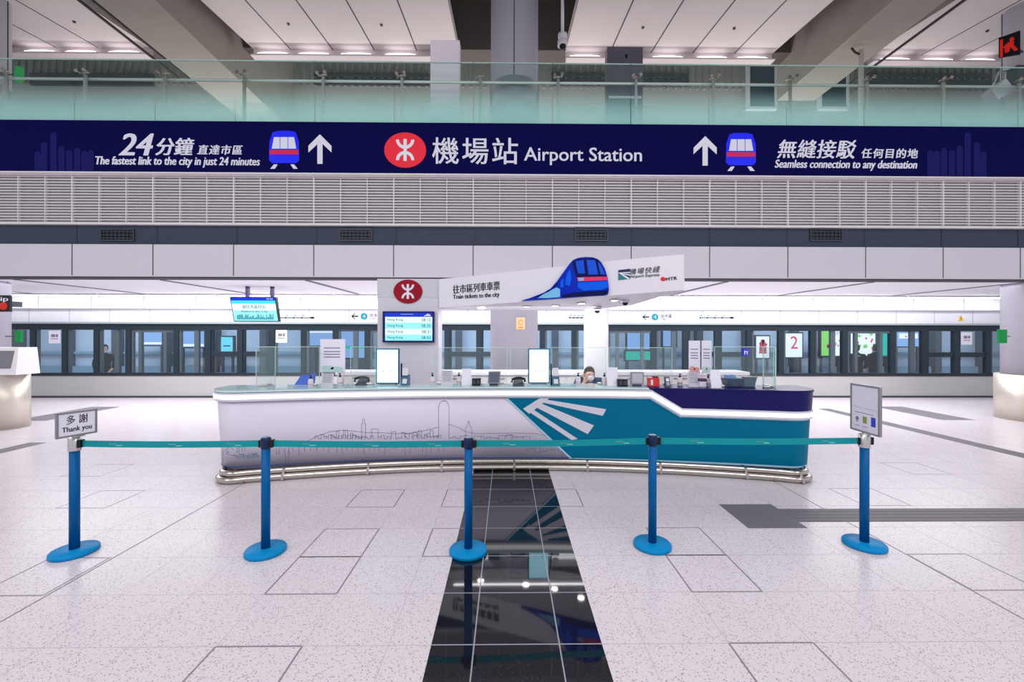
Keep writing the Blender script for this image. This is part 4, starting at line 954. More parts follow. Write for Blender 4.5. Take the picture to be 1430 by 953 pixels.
# low white back counter
bk = thing('back_counter', 'low white back counter behind the staff with drawer fronts', 'counter', (0, 7.55, 0))
zk = at(700, 519.5, 7.5).z; x0, x1 = at(470, 520, 7.5).x, at(1045, 520, 7.5).x
xa_, xb_ = at(527, 520, 7.5).x - .0, at(613, 520, 7.5).x
MB().box(x0 + .03, x1 - .03, 7.56, 7.92, 0, .08).build('plinth', DGREY, bk, True); MB().box(x0, x1, 7.52, 7.95, .08, zk - .06).build('body', mat('back_white', (226, 222, 224), .4), bk, True); MB().box(x0 - .02, x1 + .02, 7.48, 7.97, zk - .06, zk, .006).build('worktop', mat('back_top', (236, 234, 240), .25), bk, True)
g = MB(); nn = 9
for i in range(nn):
    u0 = x0 + (x1 - x0) * i / nn + .02; u1 = x0 + (x1 - x0) * (i + 1) / nn - .02
    MB().box(u0, u1, 7.505, 7.52, .12, zk - .28, .004).build('door', mat('back_door', (222, 216, 214), .4), bk, True); dw = MB().box(u0, u1, 7.505, 7.52, zk - .26, zk - .10, .004).build('drawer', mat('back_door', (222, 216, 214), .4), bk, True)
    MB().box((u0 + u1) / 2 - .12, (u0 + u1) / 2 + .12, 7.49, 7.505, zk - .125, zk - .11).build('handle', GREYP, dw, True)

# ------------------------------------------------------------------ things on the counter
TZ = TOPH
DY = -.12
def on(px, y):
    y += DY; return Vector((at(px, 500, y).x, y, TZ))
def screen(lb, px0, px1, y0, y1, top):
    a, b = on(px0, y0), on(px1, y1); d = b - a; wd = d.length; ang = math.atan2(d.y, d.x); h = at((px0 + px1) / 2, top, (y0 + y1) / 2).z - TZ
    t = thing('glass_screen', lb, 'glass screen', a, ang, 'clear glass screens on the counter')
    MB().box(0, wd, -.005, .005, .012, h - .006).build('pane', CLEAR, t); MB().box(0, wd, -.006, .006, h - .006, h).box(-.005, .0, -.006, .006, .0, h).box(wd, wd + .005, -.006, .006, 0, h).build('edge', GEDGE, t)
    MB().box(.04, .12, -.02, .02, 0, .03, .004).box(wd - .12, wd - .04, -.02, .02, 0, .03, .004).build('clamp', STEEL, t)
screen('clear glass screen at the left end of the counter, facing the hall', 358, 446, 5.82, 5.95, 484)
screen('clear glass side screen closing off the counter left end', 358, 384, 5.84, 6.02, 484)
screen('clear glass screen between the tall left notice and the lit white screen', 490, 524, 6.02, 6.05, 484)
screen('clear glass screen right of the white pillar', 606, 708, 6.12, 6.14, 485)
screen('clear glass screen in front of the centre column', 713, 738, 6.14, 6.14, 485)
screen('clear glass screen in front of the seated staff', 771, 846, 6.12, 6.10, 485)
screen('clear glass screen right of the white canopy pillar', 851, 938, 6.08, 6.02, 485)
screen('clear glass screen at the right end of the counter, facing the hall', 998, 1080, 5.80, 5.66, 484)
screen('clear glass side screen closing off the counter right end', 1066, 1083, 5.96, 5.68, 484)
def kiosk(lb, p0, p1, q0, q1, y):
    y += DY
    a, b = at(p0, q1, y), at(p1, q0, y); t = thing('payment_screen', lb, 'screen', ((a.x + b.x) / 2, y, TZ), 0, 'lit white screens on the counter'); wv = (b.x - a.x) / 2; z0 = max(.015, a.z - TZ); z1 = b.z - TZ
    MB().box(-wv, wv, 0, .045, z0, z1, .006).build('case', SCRF, t); ds = MB().box(-wv + .018, wv - .018, -.003, 0, z0 + .018, z1 - .018).build('display', SCRW, t); MB().box(-wv * .7, wv * .7, -.02, .12, 0, z0 + .002).build('foot', GREYP, t)
    MB().flat([ring(-wv * .35, z0 + .17, .011, .011, 12), ring(wv * .30, z0 + .17, .011, .011, 12)], lambda u, v, d: Vector((u, -.003 - d, v)), 0, .002).build('icon', LGREY, ds)
kiosk('lit white upright screen in front of the white pillar', 525, 557.5, 487, 539.5, 6.05); kiosk('lit white upright screen in front of the centre column', 737.5, 768, 487, 539, 6.10)
def reader(lb, px, y):
    t = thing('card_reader', lb, 'card reader', on(px, y), 0, 'card readers beside the lit screens')
    MB().hexa([(-.05, -.06, 0), (.05, -.06, 0), (.05, .08, 0), (-.05, .08, 0), (-.05, .0, .12), (.05, .0, .12), (.05, .08, .14), (-.05, .08, .14)]).build('base', SCRF, t)
    MB().hexa([(-.035, -.03, .14), (.035, -.03, .14), (.035, .0, .14), (-.035, .0, .14), (-.04, .0, .24), (.04, .0, .24), (.04, .03, .24), (-.04, .03, .24)]).build('handset', LGREY, t)
    MB().box(-.07, -.05, .02, .05, .0, .30, .006).build('stem', BLACKP, t); MB().flat([rc(-.03, .03, .03, .09)], lambda u, v, d: Vector((u, -.06 + v * .5 - d - .002, v)), 0, .003).build('keypad', LGREY, t)
reader('blue card reader beside the left lit white screen', 566, 6.0); reader('blue card reader beside the centre lit white screen', 776, 5.98)
def poster_stand(lb, p0, p1, q0, q1, y, marks):
    y += DY
    a, b = at(p0, q1, y), at(p1, q0, y); t = thing('tall_notice', lb, 'notice stand', ((a.x + b.x) / 2, y, TZ), 0, 'tall notices on the counter'); wv = (b.x - a.x) / 2; z1 = b.z - TZ
    bd = MB().box(-wv, wv, 0, .012, .17, z1, .003).build('board', PAPER, t); MB().box(-wv - .01, wv + .01, -.04, .07, 0, .012).box(-wv * .9, -wv * .8, .0, .012, .012, .17).box(wv * .8, wv * .9, .0, .012, .012, .17).build('stand', LGREY, t)
    f = facing(0)
    MB().flat([rc(-wv * .7, z1 * u, wv * .6, z1 * u + .012) for u in (.60, .66, .72, .8)], f, 0, .003).build('print', GREYP, bd)
    MB().flat([ring(-wv * .4, .235, wv * .5, .035, 24), ring(wv * .35, .225, wv * .5, .03, 24), rc(-wv * .9, .175, wv * .9, .195)], f, 0, .003).build('print', marks, bd)
poster_stand('tall white printed notice on the counter left of the lit screen', 447, 482, 474, 530, 6.06, mat('pale_teal_print', (176, 208, 206), .5)); poster_stand('tall white printed notice on the navy counter end', 962, 978, 476, 530, 5.98, mat('pale_red_print', (214, 150, 150), .5)); poster_stand('narrow white notice behind the right glass screen', 980, 994, 476, 530, 5.98, mat('pale_green_print', (190, 210, 200), .5))
for px, y, lb in ((434, 5.76, 'white pump bottle with black cap beside the blue leaflets'), (475, 5.98, 'white pump bottle with black cap right of the grey notice'), (604, 6.06, 'pump bottle with black cap at the foot of the white pillar'), (641, 6.08, 'pump bottle with black cap left of the blank paper sign'), (807.5, 6.06, 'pump bottle with black cap left of the seated staff'), (844, 6.06, 'pump bottle with black cap right of the seated staff'), (949.5, 5.94, 'white pump bottle with black cap left of the tall navy-end notice'), (989, 5.86, 'white pump bottle with black cap right of the tall navy-end notice')):
    t = thing('pump_bottle', lb, 'bottle', on(px, y), 0, 'pump bottles on the counter')
    MB().lathe([(.030, 0), (.034, .01), (.034, .09), (.026, .11), (.013, .118)], n=20).build('bottle', LGREY, t); MB().lathe([(.015, .118), (.015, .14), (.006, .142), (.006, .158), (.014, .16), (.014, .168)], n=14).box(-.008, .008, -.045, .0, .158, .168).build('pump', BLACKP, t); MB().lathe([(.0345, .03), (.0346, .08)], n=20).build('label_wrap', mat('bottle_label', (222, 196, 204), .5), t)
def paper_sign(lb, p0, p1, q0, y, m, lines, grp='small paper signs on the counter'):
    y += DY
    a, b = at(p0, q0, y), at(p1, q0, y); wv = (b.x - a.x) / 2; t = thing('paper_sign', lb, 'sign', ((a.x + b.x) / 2, y, TZ), 0, grp); h = a.z - TZ
    MB().hexa([(-wv, -.01, .006), (wv, -.01, .006), (wv, -.004, .006), (-wv, -.004, .006), (-wv, .03, h), (wv, .03, h), (wv, .036, h), (-wv, .036, h)]).build('sheet', m, t); MB().box(-wv, wv, -.02, .06, 0, .006).build('foot', LGREY, t)
    f = lambda u, v, d: Vector((u, -.01 + .04 * v / h - d, v))
    if lines: MB().flat([rc(-wv * .75, h * u, wv * .75, h * u + .007) for u in (.3, .42, .54, .66, .78, .9)], f, .0, .002).build('print', GREYP, t)
GRYS = mat('grey_sheet', (196, 192, 204), .5)
paper_sign('small grey printed sign standing below the tall left notice', 448, 465, 522, 5.92, GRYS, True)
paper_sign('small grey printed sign right of the white pillar foot', 616, 632, 518, 6.0, GRYS, True); paper_sign('blank pale paper sign left of the tilted grey monitor', 645, 658, 515.5, 6.0, PAPER, False); paper_sign('blank pale paper sign right of the seated staff', 849, 863, 513.5, 5.92, PAPER, False); paper_sign('small grey printed sign below the tall navy-end notice', 961, 977, 521, 5.84, GRYS, True); paper_sign('blank pale paper sign beside the navy tray', 993, 1007, 517.5, 5.70, PAPER, False)
def box_thing(name, lb, cat, p0, p1, h, y, m, m2):
    a, b = on(p0, y), on(p1, y); wv = (b.x - a.x) / 2; t = thing(name, lb, cat, ((a.x + b.x) / 2, y + DY, TZ)); cs = MB().box(-wv, wv, 0, .12, 0, h, .008).build('case', m, t)
    MB().box(-wv + .012, -.006, -.006, 0, .02, h - .02, .002).box(.006, wv - .012, -.006, 0, .02, h - .02, .002).build('front_panel', m2, cs)
box_thing('ticket_printer', 'small dark printer beside the blank paper sign at centre', 'printer', 659, 671, .10, 5.95, BLACKP, DGREY); box_thing('ticket_printer', 'small dark printer right of the seated staff', 'printer', 863, 877, .10, 5.86, BLACKP, DGREY)
def tablet(lb, p0, p1, y, rot, m):
    a, b = on(p0, y), on(p1, y); wv = (b.x - a.x) / 2; t = thing('tilted_monitor', lb, 'monitor', ((a.x + b.x) / 2, y + DY, TZ), rot, 'tilted monitors on the counter')
    MB().hexa([(-wv, 0, .03), (wv, 0, .03), (wv, .04, .03), (-wv, .04, .03), (-wv + .01, .06, .19), (wv + .01, .06, .19), (wv + .01, .10, .19), (-wv + .01, .10, .19)]).build('case', GREYP, t); f = lambda u, v, d: Vector((u + .01 * (v - .03) / .16, .06 * (v - .03) / .16 - d, v))
    MB().flat([rc(-wv + .018, .048, wv - .018, .175)], f, 0, .004).build('display', m, t); MB().box(-.06, .06, .01, .12, 0, .03).build('foot', DGREY, t)
tablet('tilted grey monitor near the centre column', 681, 698, 5.95, 0, mat('monitor_bluegrey', (140, 150, 178), .15, emit=.12)); tablet('tilted monitor with a pale display left of the red box', 881, 899, 5.86, -.12, mat('monitor_lilac', (214, 208, 226), .15, emit=.3))
def phone(lb, px, y):
    t = thing('desk_telephone', lb, 'telephone', on(px, y), 0, 'desk telephones on the counter'); MB().hexa([(-.08, -.08, 0), (.08, -.08, 0), (.08, .09, 0), (-.08, .09, 0), (-.06, -.06, .03), (.06, -.06, .03), (.055, .08, .09), (-.055, .08, .09)]).build('base', DGREY, t)
    MB().tube([(-.09, -.04, .05), (-.085, -.04, .09), (-.03, -.01, .105), (.03, .01, .105), (.085, .0, .09), (.09, .0, .05)], .018).build('handset', BLACKP, t)
phone('dark desk telephone left of the centre lit screen', 724, 5.97); phone('dark desk telephone on the counter right of the tall left notice', 506, 6.06)
p = on(914, 5.86); t = thing('leaflet_box', 'red leaflet box on the counter right of the pale monitor', 'box', p); MB().box(-.07, .07, 0, .10, 0, .115, .004).build('box', REDP, t); MB().box(-.01, .06, .02, .07, .115, .135).build('leaflets', mat('dark_leaflet', (90, 30, 40), .5), t); MB().box(-.05, -.02, -.004, 0, .02, .09).build('label_strip', PAPER, t)
p = on(933.5, 5.84); t = thing('payment_terminal', 'grey handheld payment terminal right of the red box', 'card reader', p); MB().hexa([(-.035, 0, 0), (.035, 0, 0), (.035, .05, 0), (-.035, .05, 0), (-.032, .05, .13), (.032, .05, .13), (.032, .08, .13), (-.032, .08, .13)]).build('case', DGREY, t); MB().flat([rc(-.02, .07, .02, .11)], lambda u, v, d: Vector((u, v * .385 - d, v)), 0, .003).build('display', PAPER, t); MB().flat([rc(-.02 + .014 * i, .02 + .014 * j, -.01 + .014 * i, .03 + .014 * j) for i in range(3) for j in range(3)], lambda u, v, d: Vector((u, v * .385 - d, v)), 0, .003).build('keypad', LGREY, t)
a, b = on(410, 5.98), on(434, 5.98); t = thing('leaflet_holder', 'bright blue leaflet stack in a wedge holder, left counter end', 'leaflet holder', ((a.x + b.x) / 2, 5.90, TZ)); wv = (b.x - a.x) / 2
MB().hexa([(-wv, -.02, .005), (wv, -.02, .005), (wv, .08, .005), (-wv, .08, .005), (-wv + .05, .05, .12), (wv + .02, .05, .165), (wv + .02, .08, .165), (-wv + .05, .08, .12)]).build('leaflets', PAPBLUE, t); MB().box(-wv - .01, wv + .01, -.03, .09, 0, .005).build('tray', LGREY, t)
p = on(1023, 5.93); t = thing('navy_tray', 'open navy tray on the navy counter end behind glass', 'tray', p)
MB().hexa([(-.10, -.07, 0), (.10, -.07, 0), (.10, .07, 0), (-.10, .07, 0), (-.12, -.09, .11), (.12, -.09, .11), (.12, .09, .11), (-.12, .09, .11)]).build('tray', FRAMEN, t); MB().box(-.10, .02, -.04, .04, .10, .155, .004).build('leaflets', mat('pale_blue_leaflet', (120, 150, 214), .5), t); MB().box(.03, .10, -.05, .03, .10, .13, .004).build('papers', PAPER, t)
p = on(1044, 5.93); t = thing('wire_basket', 'dark slanted basket beside the navy tray', 'basket', p); MB().hexa([(-.07, -.05, 0), (.07, -.05, 0), (.07, .05, 0), (-.07, .05, 0), (-.08, -.07, .12), (.09, -.07, .12), (.09, .07, .12), (-.08, .07, .12)]).build('basket', mat('blue_grey', (70, 96, 120), .3), t); MB().box(-.085, .095, -.075, .075, .12, .128).build('rim', BLACKP, t)
p = at(1034, 491.5, 5.73); t = thing('blue_sticker', 'small square blue pictogram sign on the right glass screen', 'sign', (p.x, 5.605, p.z)); MB().box(-.05, .05, 0, .006, -.05, .05).build('square', mat('sticker_blue', (34, 40, 190), .4), t); MB().flat([rc(-.02, -.03, -.008, .02), rc(-.008, .0, .03, .012), rc(.015, -.03, .025, .0)], facing(0), 0, .003).build('pictogram', PAPER, t)
p = on(982, 5.80); t = thing('plum_box', 'small box with plum top between the pump bottle and notice', 'box', p); MB().box(-.045, .045, 0, .07, 0, .075, .004).build('box', PAPER, t); MB().box(-.048, .048, -.003, .073, .075, .115, .004).build('lid', mat('plum', (92, 60, 96), .5), t)

# ------------------------------------------------------------------ people
def skin_mesh(name, verts, edges, radii, m, parent, root=0, sub=2):
    me = bpy.data.meshes.new(name); me.from_pydata([tuple(v) for v in verts], edges, [])
    o = bpy.data.objects.new(name, me); COL.objects.link(o)
    md = o.modifiers.new('s', 'SKIN'); md.use_smooth_shade = True
    sv = me.skin_vertices[0].data
    for i, r in enumerate(radii): sv[i].radius = r if isinstance(r, tuple) else (r, r); sv[i].use_root = (i == root)
    sb = o.modifiers.new('b', 'SUBSURF'); sb.levels = sub; sb.render_levels = sub
    bpy.context.view_layer.update()
    e = bpy.data.meshes.new_from_object(o.evaluated_get(bpy.context.evaluated_depsgraph_get())); e.name = name
    e.materials.clear(); e.materials.append(m)
    for p_ in e.polygons: p_.use_smooth = True
    bpy.data.objects.remove(o); bpy.data.meshes.remove(me)
    return link(name, e, parent)
class Sk:
    def __init__(s): s.v, s.e, s.r = [], [], []
    def add(s, p, r, frm=None):
        s.v.append(Vector(p)); s.r.append(r); i = len(s.v) - 1
        if frm is not None: s.e.append((frm, i))
        return i
    def chain(s, pts, frm):
        for p, r in pts: frm = s.add(p, r, frm)
        return frm
    def build(s, name, m, parent, sub=2): return skin_mesh(name, s.v, s.e, s.r, m, parent, 0, sub)
def hand(k, wrist, direction, up, frm, curl=.35):
    """palm, four fingers of unequal length and a thumb from the side of the palm"""
    d = Vector(direction).normalized(); u = Vector(up).normalized(); sd = d.cross(u).normalized(); wv_ = Vector(wrist)
    palm = k.add(wv_ + d * .05, (.030, .016), frm); kn = k.add(wv_ + d * .085, (.032, .013), palm)
    for j, ln in enumerate((.065, .078, .072, .055)):
        b0 = wv_ + d * .092 + sd * (.027 - .018 * j); f = k.add(b0, .009, kn)
        p1 = b0 + d * ln * .5 - u * ln * .12 * curl * 2; p2 = p1 + d * ln * .4 - u * ln * .45 * curl * 2; f = k.add(p1, .008, f); k.add(p2, .007, f)
    t_ = k.add(wv_ + d * .04 + sd * .032, .011, palm); t_ = k.add(wv_ + d * .068 + sd * .055 - u * .01, .009, t_); k.add(wv_ + d * .09 + sd * .058 - u * .02, .008, t_)
def head(root, c, face, mask=False, hair=HAIR, s=1.0, skin=None, mold=None):
    """face features set on the head at centre c, looking along -Y rotated by face"""
    R_ = Matrix.Rotation(face, 3, 'Z'); P = lambda x, y, z: Vector(c) + R_ @ Vector((x * s, y * s, z * s))
    g = MB()
    for sx in (-1, 1): q = P(sx * .030, -.088, .012); g.sph(q, .011 * s, .007 * s, .007 * s, 10, 6)
    g.build('eyes', TXT, root)
    g = MB()
    h_ = bmesh.ops.create_uvsphere(g.bm, u_segments=20, v_segments=14, radius=1)['verts']
    for v in h_:
        x, y, z = v.co; sc_ = 1.0
        yy = y * .108 + .018; zz = z * .108 + .026
        front = min(1.0, max(0.0, (-y + .05) / .5)); low = min(1.0, max(0.0, (.80 - z) / .25))
        yy += .085 * front * low
        if y > -.1 and z < 0: zz -= .035
        v.co = P(x * .088, yy, zz)
    for f in g.bm.faces: f.smooth = True
    g.build('hair', hair, root)
    if mask:
        g = MB(); h_ = bmesh.ops.create_uvsphere(g.bm, u_segments=16, v_segments=10, radius=1)['verts']
        for v in h_: x, y, z = v.co; v.co = P(x * .052, y * .022 - .076 + .25 * abs(x * .05), z * .038 - .046)
        for f in g.bm.faces: f.smooth = True
        g.build('face_mask', MASKW, root)
def stander(lb, px, y, zf, H, turn, jkt, trs=TRS, spread=.0):
    X = at(px, 500, y).x; r = thing('person', lb, 'person', (X, y, zf), turn); s = H / 1.72
    k = Sk(); pel = k.add((0, 0, .93 * s), (.13 * s, .10 * s)); wst = k.add((0, 0, 1.08 * s), (.12 * s, .09 * s), pel); ch = k.add((0, .01, 1.30 * s), (.15 * s, .10 * s), wst); nk = k.add((0, 0, 1.46 * s), .055 * s, ch); k.chain([((0, -.005, 1.54 * s), .062 * s), ((0, -.01, 1.62 * s), .085 * s), ((0, 0, 1.67 * s), .062 * s)], nk)
    for sx in (-1, 1):
        k.chain([((sx * .10 * s, 0, .85 * s), .078 * s), ((sx * (.10 + spread) * s, -.01, .48 * s), .055 * s), ((sx * (.11 + spread) * s, .02, .10 * s), .038 * s), ((sx * (.115 + spread) * s, -.05, .035 * s), .034 * s), ((sx * (.12 + spread) * s, -.14, .03 * s), .030 * s)], pel)
        a_ = k.chain([((sx * .18 * s, .01, 1.38 * s), .055 * s), ((sx * .25 * s, .02, 1.12 * s), .042 * s), ((sx * .20 * s, -.10, .93 * s), .030 * s)], ch)
        hand(k, (sx * .20 * s, -.10, .93 * s), (-sx * .3, -.5, -.6), (sx, 0, 0), a_)
    k.build('body', SKIN, r, 1)
    j = Sk(); p0 = j.add((0, 0, .78 * s), (.185 * s, .145 * s)); p0 = j.add((0, 0, .93 * s), (.18 * s, .14 * s), p0); p1 = j.add((0, 0, 1.10 * s), (.16 * s, .125 * s), p0); p2 = j.add((0, .01, 1.32 * s), (.185 * s, .125 * s), p1); j.chain([((0, .01, 1.43 * s), .085 * s), ((0, .0, 1.50 * s), .066 * s)], p2)
    for sx in (-1, 1): j.chain([((sx * .19 * s, .01, 1.37 * s), .072 * s), ((sx * .265 * s, .02, 1.12 * s), .060 * s), ((sx * .21 * s, -.095, .945 * s), .045 * s)], p2)
    j.build('jacket', jkt, r, 1)
    t = Sk(); p0 = t.add((0, 0, 1.0 * s), (.14 * s, .115 * s)); p0 = t.add((0, 0, .92 * s), (.15 * s, .12 * s), p0)
    for sx in (-1, 1): t.chain([((sx * .10 * s, 0, .83 * s), .092 * s), ((sx * (.10 + spread) * s, -.01, .48 * s), .070 * s), ((sx * (.11 + spread) * s, .02, .10 * s), .056 * s)], p0)
    t.build('trousers', trs, r, 1)
    for sx in (-1, 1):
        u = Sk(); q = u.add((sx * (.11 + spread) * s, .03, .045 * s), .045 * s); u.chain([((sx * (.115 + spread) * s, -.06, .042 * s), .044 * s), ((sx * (.12 + spread) * s, -.15, .036 * s), .036 * s)], q); u.build('shoe', BLACKP, r, 1)
    head(r, (0, -.002, 1.615 * s), 0, False, HAIR, s)
    return r
stander('person in dark jacket standing behind the right platform glass, hands in front', 1196, 13.2, -.15, 1.66, math.radians(150), JKT1); stander('person in dark blue jacket standing behind right platform glass, beside another', 1221, 13.3, -.15, 1.66, math.radians(185), JKT2, spread=.03)
stander('person in dark coat standing behind the far left platform glass', 146, 13.3, -.15, 1.62, math.radians(30), JKT1)
# seated member of staff
sy = 6.62; X = at(824, 520, sy).x
st = thing('person', 'masked staff member in navy blazer seated behind the counter', 'person', (X, sy, 0))
zt = at(824, 512.5, sy).z; s = 1.0; hc = zt - .125
k = Sk(); pel = k.add((0, .12, .50), (.14, .11)); w1 = k.add((0, .13, .66), (.12, .095), pel); ch = k.add((0, .10, .96), (.14, .10), w1); nk = k.add((0, .06, hc - .15), .05, ch); k.chain([((0, .03, hc - .075), .058), ((0, .02, hc), .080), ((0, .03, hc + .05), .062)], nk)
for sx in (-1, 1): k.chain([((sx * .09, .0, .50), .085), ((sx * .10, -.30, .50), .060), ((sx * .10, -.28, .10), .042), ((sx * .105, -.36, .045), .036), ((sx * .11, -.44, .04), .03)], pel)
a_ = k.chain([((-.17, .08, 1.05), .05), ((-.25, -.05, .90), .040), ((-.115, -.12, hc - .12), .028)], ch); hand(k, (-.115, -.12, hc - .12), (.12, .02, 1), (0, -1, 0), a_, -.2)
a_ = k.chain([((.17, .08, 1.05), .05), ((.25, -.02, .82), .040), ((.10, -.20, .84), .028)], ch); hand(k, (.10, -.20, .84), (-.8, -.3, -.1), (0, 0, 1), a_)
k.build('body', SKIN, st)
j = Sk(); p0 = j.add((0, .12, .55), (.17, .14)); p1 = j.add((0, .13, .70), (.15, .12), p0); p2 = j.add((0, .10, .98), (.18, .125), p1); j.add((0, .075, hc - .16), .07, p2)
j.chain([((-.17, .07, 1.075), .085), ((-.255, -.05, .90), .055), ((-.14, -.11, hc - .19), .040)], p2); j.chain([((.17, .07, 1.075), .085), ((.255, -.02, .82), .055), ((.14, -.17, .84), .040)], p2); j.build('blazer', NAVYC, st)
t_ = Sk(); p0 = t_.add((0, .12, .50), (.16, .13))
for sx in (-1, 1): t_.chain([((sx * .09, -.02, .50), .095), ((sx * .10, -.30, .505), .075), ((sx * .10, -.28, .12), .056)], p0)
t_.build('trousers', TRS, st)
for sx in (-1, 1): u = Sk(); q = u.add((sx * .10, -.27, .05), .044); u.chain([((sx * .105, -.36, .046), .044), ((sx * .11, -.45, .038), .036)], q); u.build('shoe', BLACKP, st, 1)
g = MB(); g.hexa([(-.05, -.045, .92), (.05, -.045, .92), (.035, .04, .92), (-.035, .04, .92), (-.045, -.03, hc - .13), (.045, -.03, hc - .13), (.035, .06, hc - .13), (-.035, .06, hc - .13)]); g.build('shirt', MASKW, st)
head(st, (0, .02, hc), math.radians(4), True)
ch_ = thing('staff_chair', 'dark swivel chair under the seated staff member', 'chair', (X, sy + .12, 0))
MB().box(-.22, .22, -.24, .22, .36, .42, .02).build('seat', DGREY, ch_); MB().cyl((0, 0, .06), (0, 0, .36), .03).build('column', CHROME, ch_); MB().box(-.2, .2, .26, .31, .48, .85, .02).build('backrest', DGREY, ch_); MB().box(-.03, .03, .20, .27, .38, .55).build('bracket', DGREY, ch_)
g = MB()
for i in range(5): a_ = i * 2 * math.pi / 5; g.hexa([Vector((0, 0, .04)) + Vector(q) for q in ((-.02, -.02, 0), (.02, -.02, 0), (.02, .02, 0), (-.02, .02, 0), (-.02, -.02, .03), (.02, -.02, .03), (.02, .02, .03), (-.02, .02, .03))]); g.cyl((0, 0, .05), (.27 * math.cos(a_), .27 * math.sin(a_), .035), .018, n=8); g.sph((.27 * math.cos(a_), .27 * math.sin(a_), .025), .025, u=8, v=6)
g.build('star_base', BLACKP, ch_)

# ------------------------------------------------------------------ stanchions, belts, signs
POST = [ground(104, 772.5), ground(371, 771.5), ground(654, 771.5), ground(911, 763.5), ground(1207, 762.5)]
PLB = ['blue stanchion post carrying the thank you sign', 'plain blue stanchion post beside the thank you one', 'plain blue stanchion post standing on the black floor strip', 'plain blue stanchion post in front of the teal panel', 'blue stanchion post carrying the picture sign frame']
def stanchion():
    r = thing('stanchion', PLB[0], 'stanchion')
    MB().lathe([(.150, 0), (.157, .004), (.157, .028), (.150, .036), (.05, .040)], n=48).build('base', BASEB, r); MB().cyl((0, 0, .038), (0, 0, .885), .0345, n=32).build('pole', POSTB, r)
    MB().lathe([(.035, .865), (.040, .870), (.040, .948), (.036, .954)], n=32).build('belt_head', HEADK, r); bh_ = [q for q in r.children if q.name.startswith('belt_head')][0]; MB().box(.032, .066, -.022, .022, .875, .94, .004).build('cassette', BLACKP, bh_); MB().lathe([(.034, .952), (.030, .960)], n=32).build('cap', mat('cap_blue', (40, 84, 130), .3), r)
    return r
def dup(root, loc, lb):
    r = root.copy(); COL.objects.link(r); r.location = loc; r['label'] = lb
    for c_ in list(root.children):
        n_ = c_.copy(); COL.objects.link(n_); n_.parent = r
        for g_ in list(c_.children): k_ = g_.copy(); COL.objects.link(k_); k_.parent = n_
    return r
s0 = stanchion(); s0.location = POST[0]; s0['group'] = 'blue stanchions in the queue line'
for p_, lb in zip(POST[1:], PLB[1:]): dup(s0, p_, lb)
BLB = ['teal barrier belt from the thank you post to the second post', 'teal barrier belt crossing the skyline drawing to the black floor strip post', 'teal barrier belt crossing the white stripes on the counter', 'teal barrier belt ending at the picture sign post']
for i in range(4):
    a_, b_ = POST[i], POST[i + 1]; d = b_ - a_; L = d.length; ang = math.atan2(d.y, d.x)
    t = thing('barrier_belt', BLB[i], 'barrier belt', (a_.x, a_.y, .879), ang, 'teal barrier belts')
    g = MB(); n = 24; e0, e1 = .066, L - .036
    A = []
    for q in range(n + 1):
        u = e0 + (e1 - e0) * q / n; sag = -.008 * math.sin(math.pi * q / n); A.append([g.bm.verts.new((u, yy_, sag + z_)) for yy_, z_ in ((-.001, 0), (-.001, .054), (.001, .054), (.001, 0))])
    for q in range(n):
        for m_ in range(4): g.bm.faces.new((A[q][m_], A[q + 1][m_], A[q + 1][(m_ + 1) % 4], A[q][(m_ + 1) % 4]))
    g.bm.faces.new(A[0]); g.bm.faces.new(A[-1][::-1]); g.build('webbing', BELT, t)
    g = MB(); nn = 3
    for q in range(nn):
        u = L * (.18 + .31 * q); sag = -.008 * math.sin(math.pi * u / L); f = lambda uu, v, d_, s_=sag: Vector((uu, -.001 - d_, v + s_)); g.text('MTR', f, (u, .022, u + .055, .034), 0, .0012, .15, .02); g.flat([rc(u + .06, .014, u + .11, .019)], f, 0, .0012)
    g.build('print', BELTW, t)
    MB().box(L - .06, L - .034, -.006, .006, -.006, .054, .002).build('end_clip', BLACKP, t)
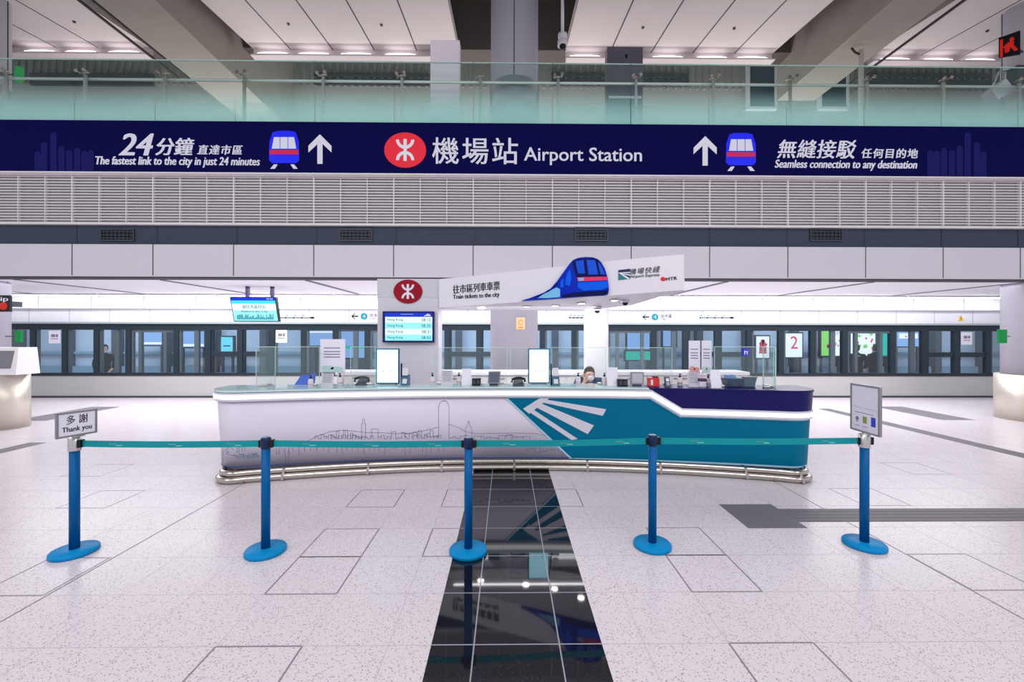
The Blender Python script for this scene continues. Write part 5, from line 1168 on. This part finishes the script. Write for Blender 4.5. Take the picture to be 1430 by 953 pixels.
def sign_frame(lb, name, p0, p1, z0, z1, post, deco):
    p0, p1 = Vector(p0), Vector(p1); d = p1 - p0; L = d.length; ang = math.atan2(d.y, d.x); mid = (p0 + p1) / 2
    t = thing(name, lb, 'sign', (mid.x, mid.y, z0), ang, 'framed signs on the end posts'); h = z1 - z0
    g = MB(); fw = .014
    g.box(-L / 2, L / 2, -.012, .012, 0, fw, .002).box(-L / 2, L / 2, -.012, .012, h - fw, h, .002).box(-L / 2, -L / 2 + fw, -.012, .012, fw, h - fw, .002).box(L / 2 - fw, L / 2, -.012, .012, fw, h - fw, .002); g.build('frame', ALU, t)
    sh = MB().box(-L / 2 + fw, L / 2 - fw, -.006, .006, fw, h - fw).build('sheet', PAPER, t)
    R_ = Matrix.Rotation(-ang, 3, 'Z'); q = R_ @ (Vector((post.x, post.y, 0)) - Vector((mid.x, mid.y, 0)))
    MB().cyl((q.x, q.y, .958 - z0), (q.x, q.y, .0), .018, n=14).lathe([(.0415, .85 - z0), (.0425, .852 - z0), (.0425, .962 - z0), (.04, .964 - z0)], q.x, q.y, 28).build('sleeve', STEEL, t)
    if abs(q.y) > .012: MB().box(q.x - .03, q.x + .03, min(q.y, 0), max(q.y, 0), -.012, .004).build('clip', STEEL, t)
    deco(sh, L, h, lambda u, v, d_: Vector((u, -.006 - d_, v)))
def thank(t, L, h, f):
    MB().text('多 謝', f, (-L * .26, h * .50, L * .26, h * .86), 0, .002, 0, .004).build('lettering', TXT, t); MB().text('Thank you', f, (-L * .36, h * .15, L * .36, h * .41), 0, .002, 0, .014).build('lettering', TXT, t)
def pict(t, L, h, f):
    MB().flat([rc(-L * .42, h * .51, L * .42, h * .525)], f, 0, .003).build('divider', LGREY, t); MB().flat([ring(-L * .26, h * .27, .018, .018, 14), rc(-L * .30, h * .2, -L * .22, h * .215)], f, 0, .002).build('pictogram', GREYP, t)
    MB().flat([rc(-L * .06, h * .2, L * .07, h * .34)], f, 0, .002).build('pictogram', mat('olive_print', (140, 152, 80), .5), t); MB().flat([rc(L * .22, h * .17, L * .36, h * .36)], f, 0, .002).build('pictogram', mat('royal_print', (50, 70, 190), .5), t)
    MB().flat([rc(-L * .36, h * .40, L * .3, h * .41), rc(-L * .34, h * .12, -L * .18, h * .13), rc(-L * .08, h * .12, L * .08, h * .13)], f, 0, .002).build('print', GREYP, t)
a_, b_ = at(77.5, 600, 3.41), at(135, 600, 3.65); z1 = at(77.5, 578, 3.41).z; z0 = at(77.5, 614, 3.41).z
dxy = Vector((a_.x + b_.x, a_.y + b_.y)) / 2
sign_frame('framed white thank you sign on the leftmost blue post', 'sign_holder', a_.xy, b_.xy, max(z0, .966), z1, POST[0], thank)
a_, b_ = at(1189, 560, 3.83), at(1230, 560, 3.50); z1 = at(1189, 535, 3.83).z; z0 = at(1189, 599, 3.83).z
sign_frame('framed white sign with small coloured pictograms on the right post', 'sign_holder', a_.xy, b_.xy, max(z0, .966), z1, POST[4], pict)
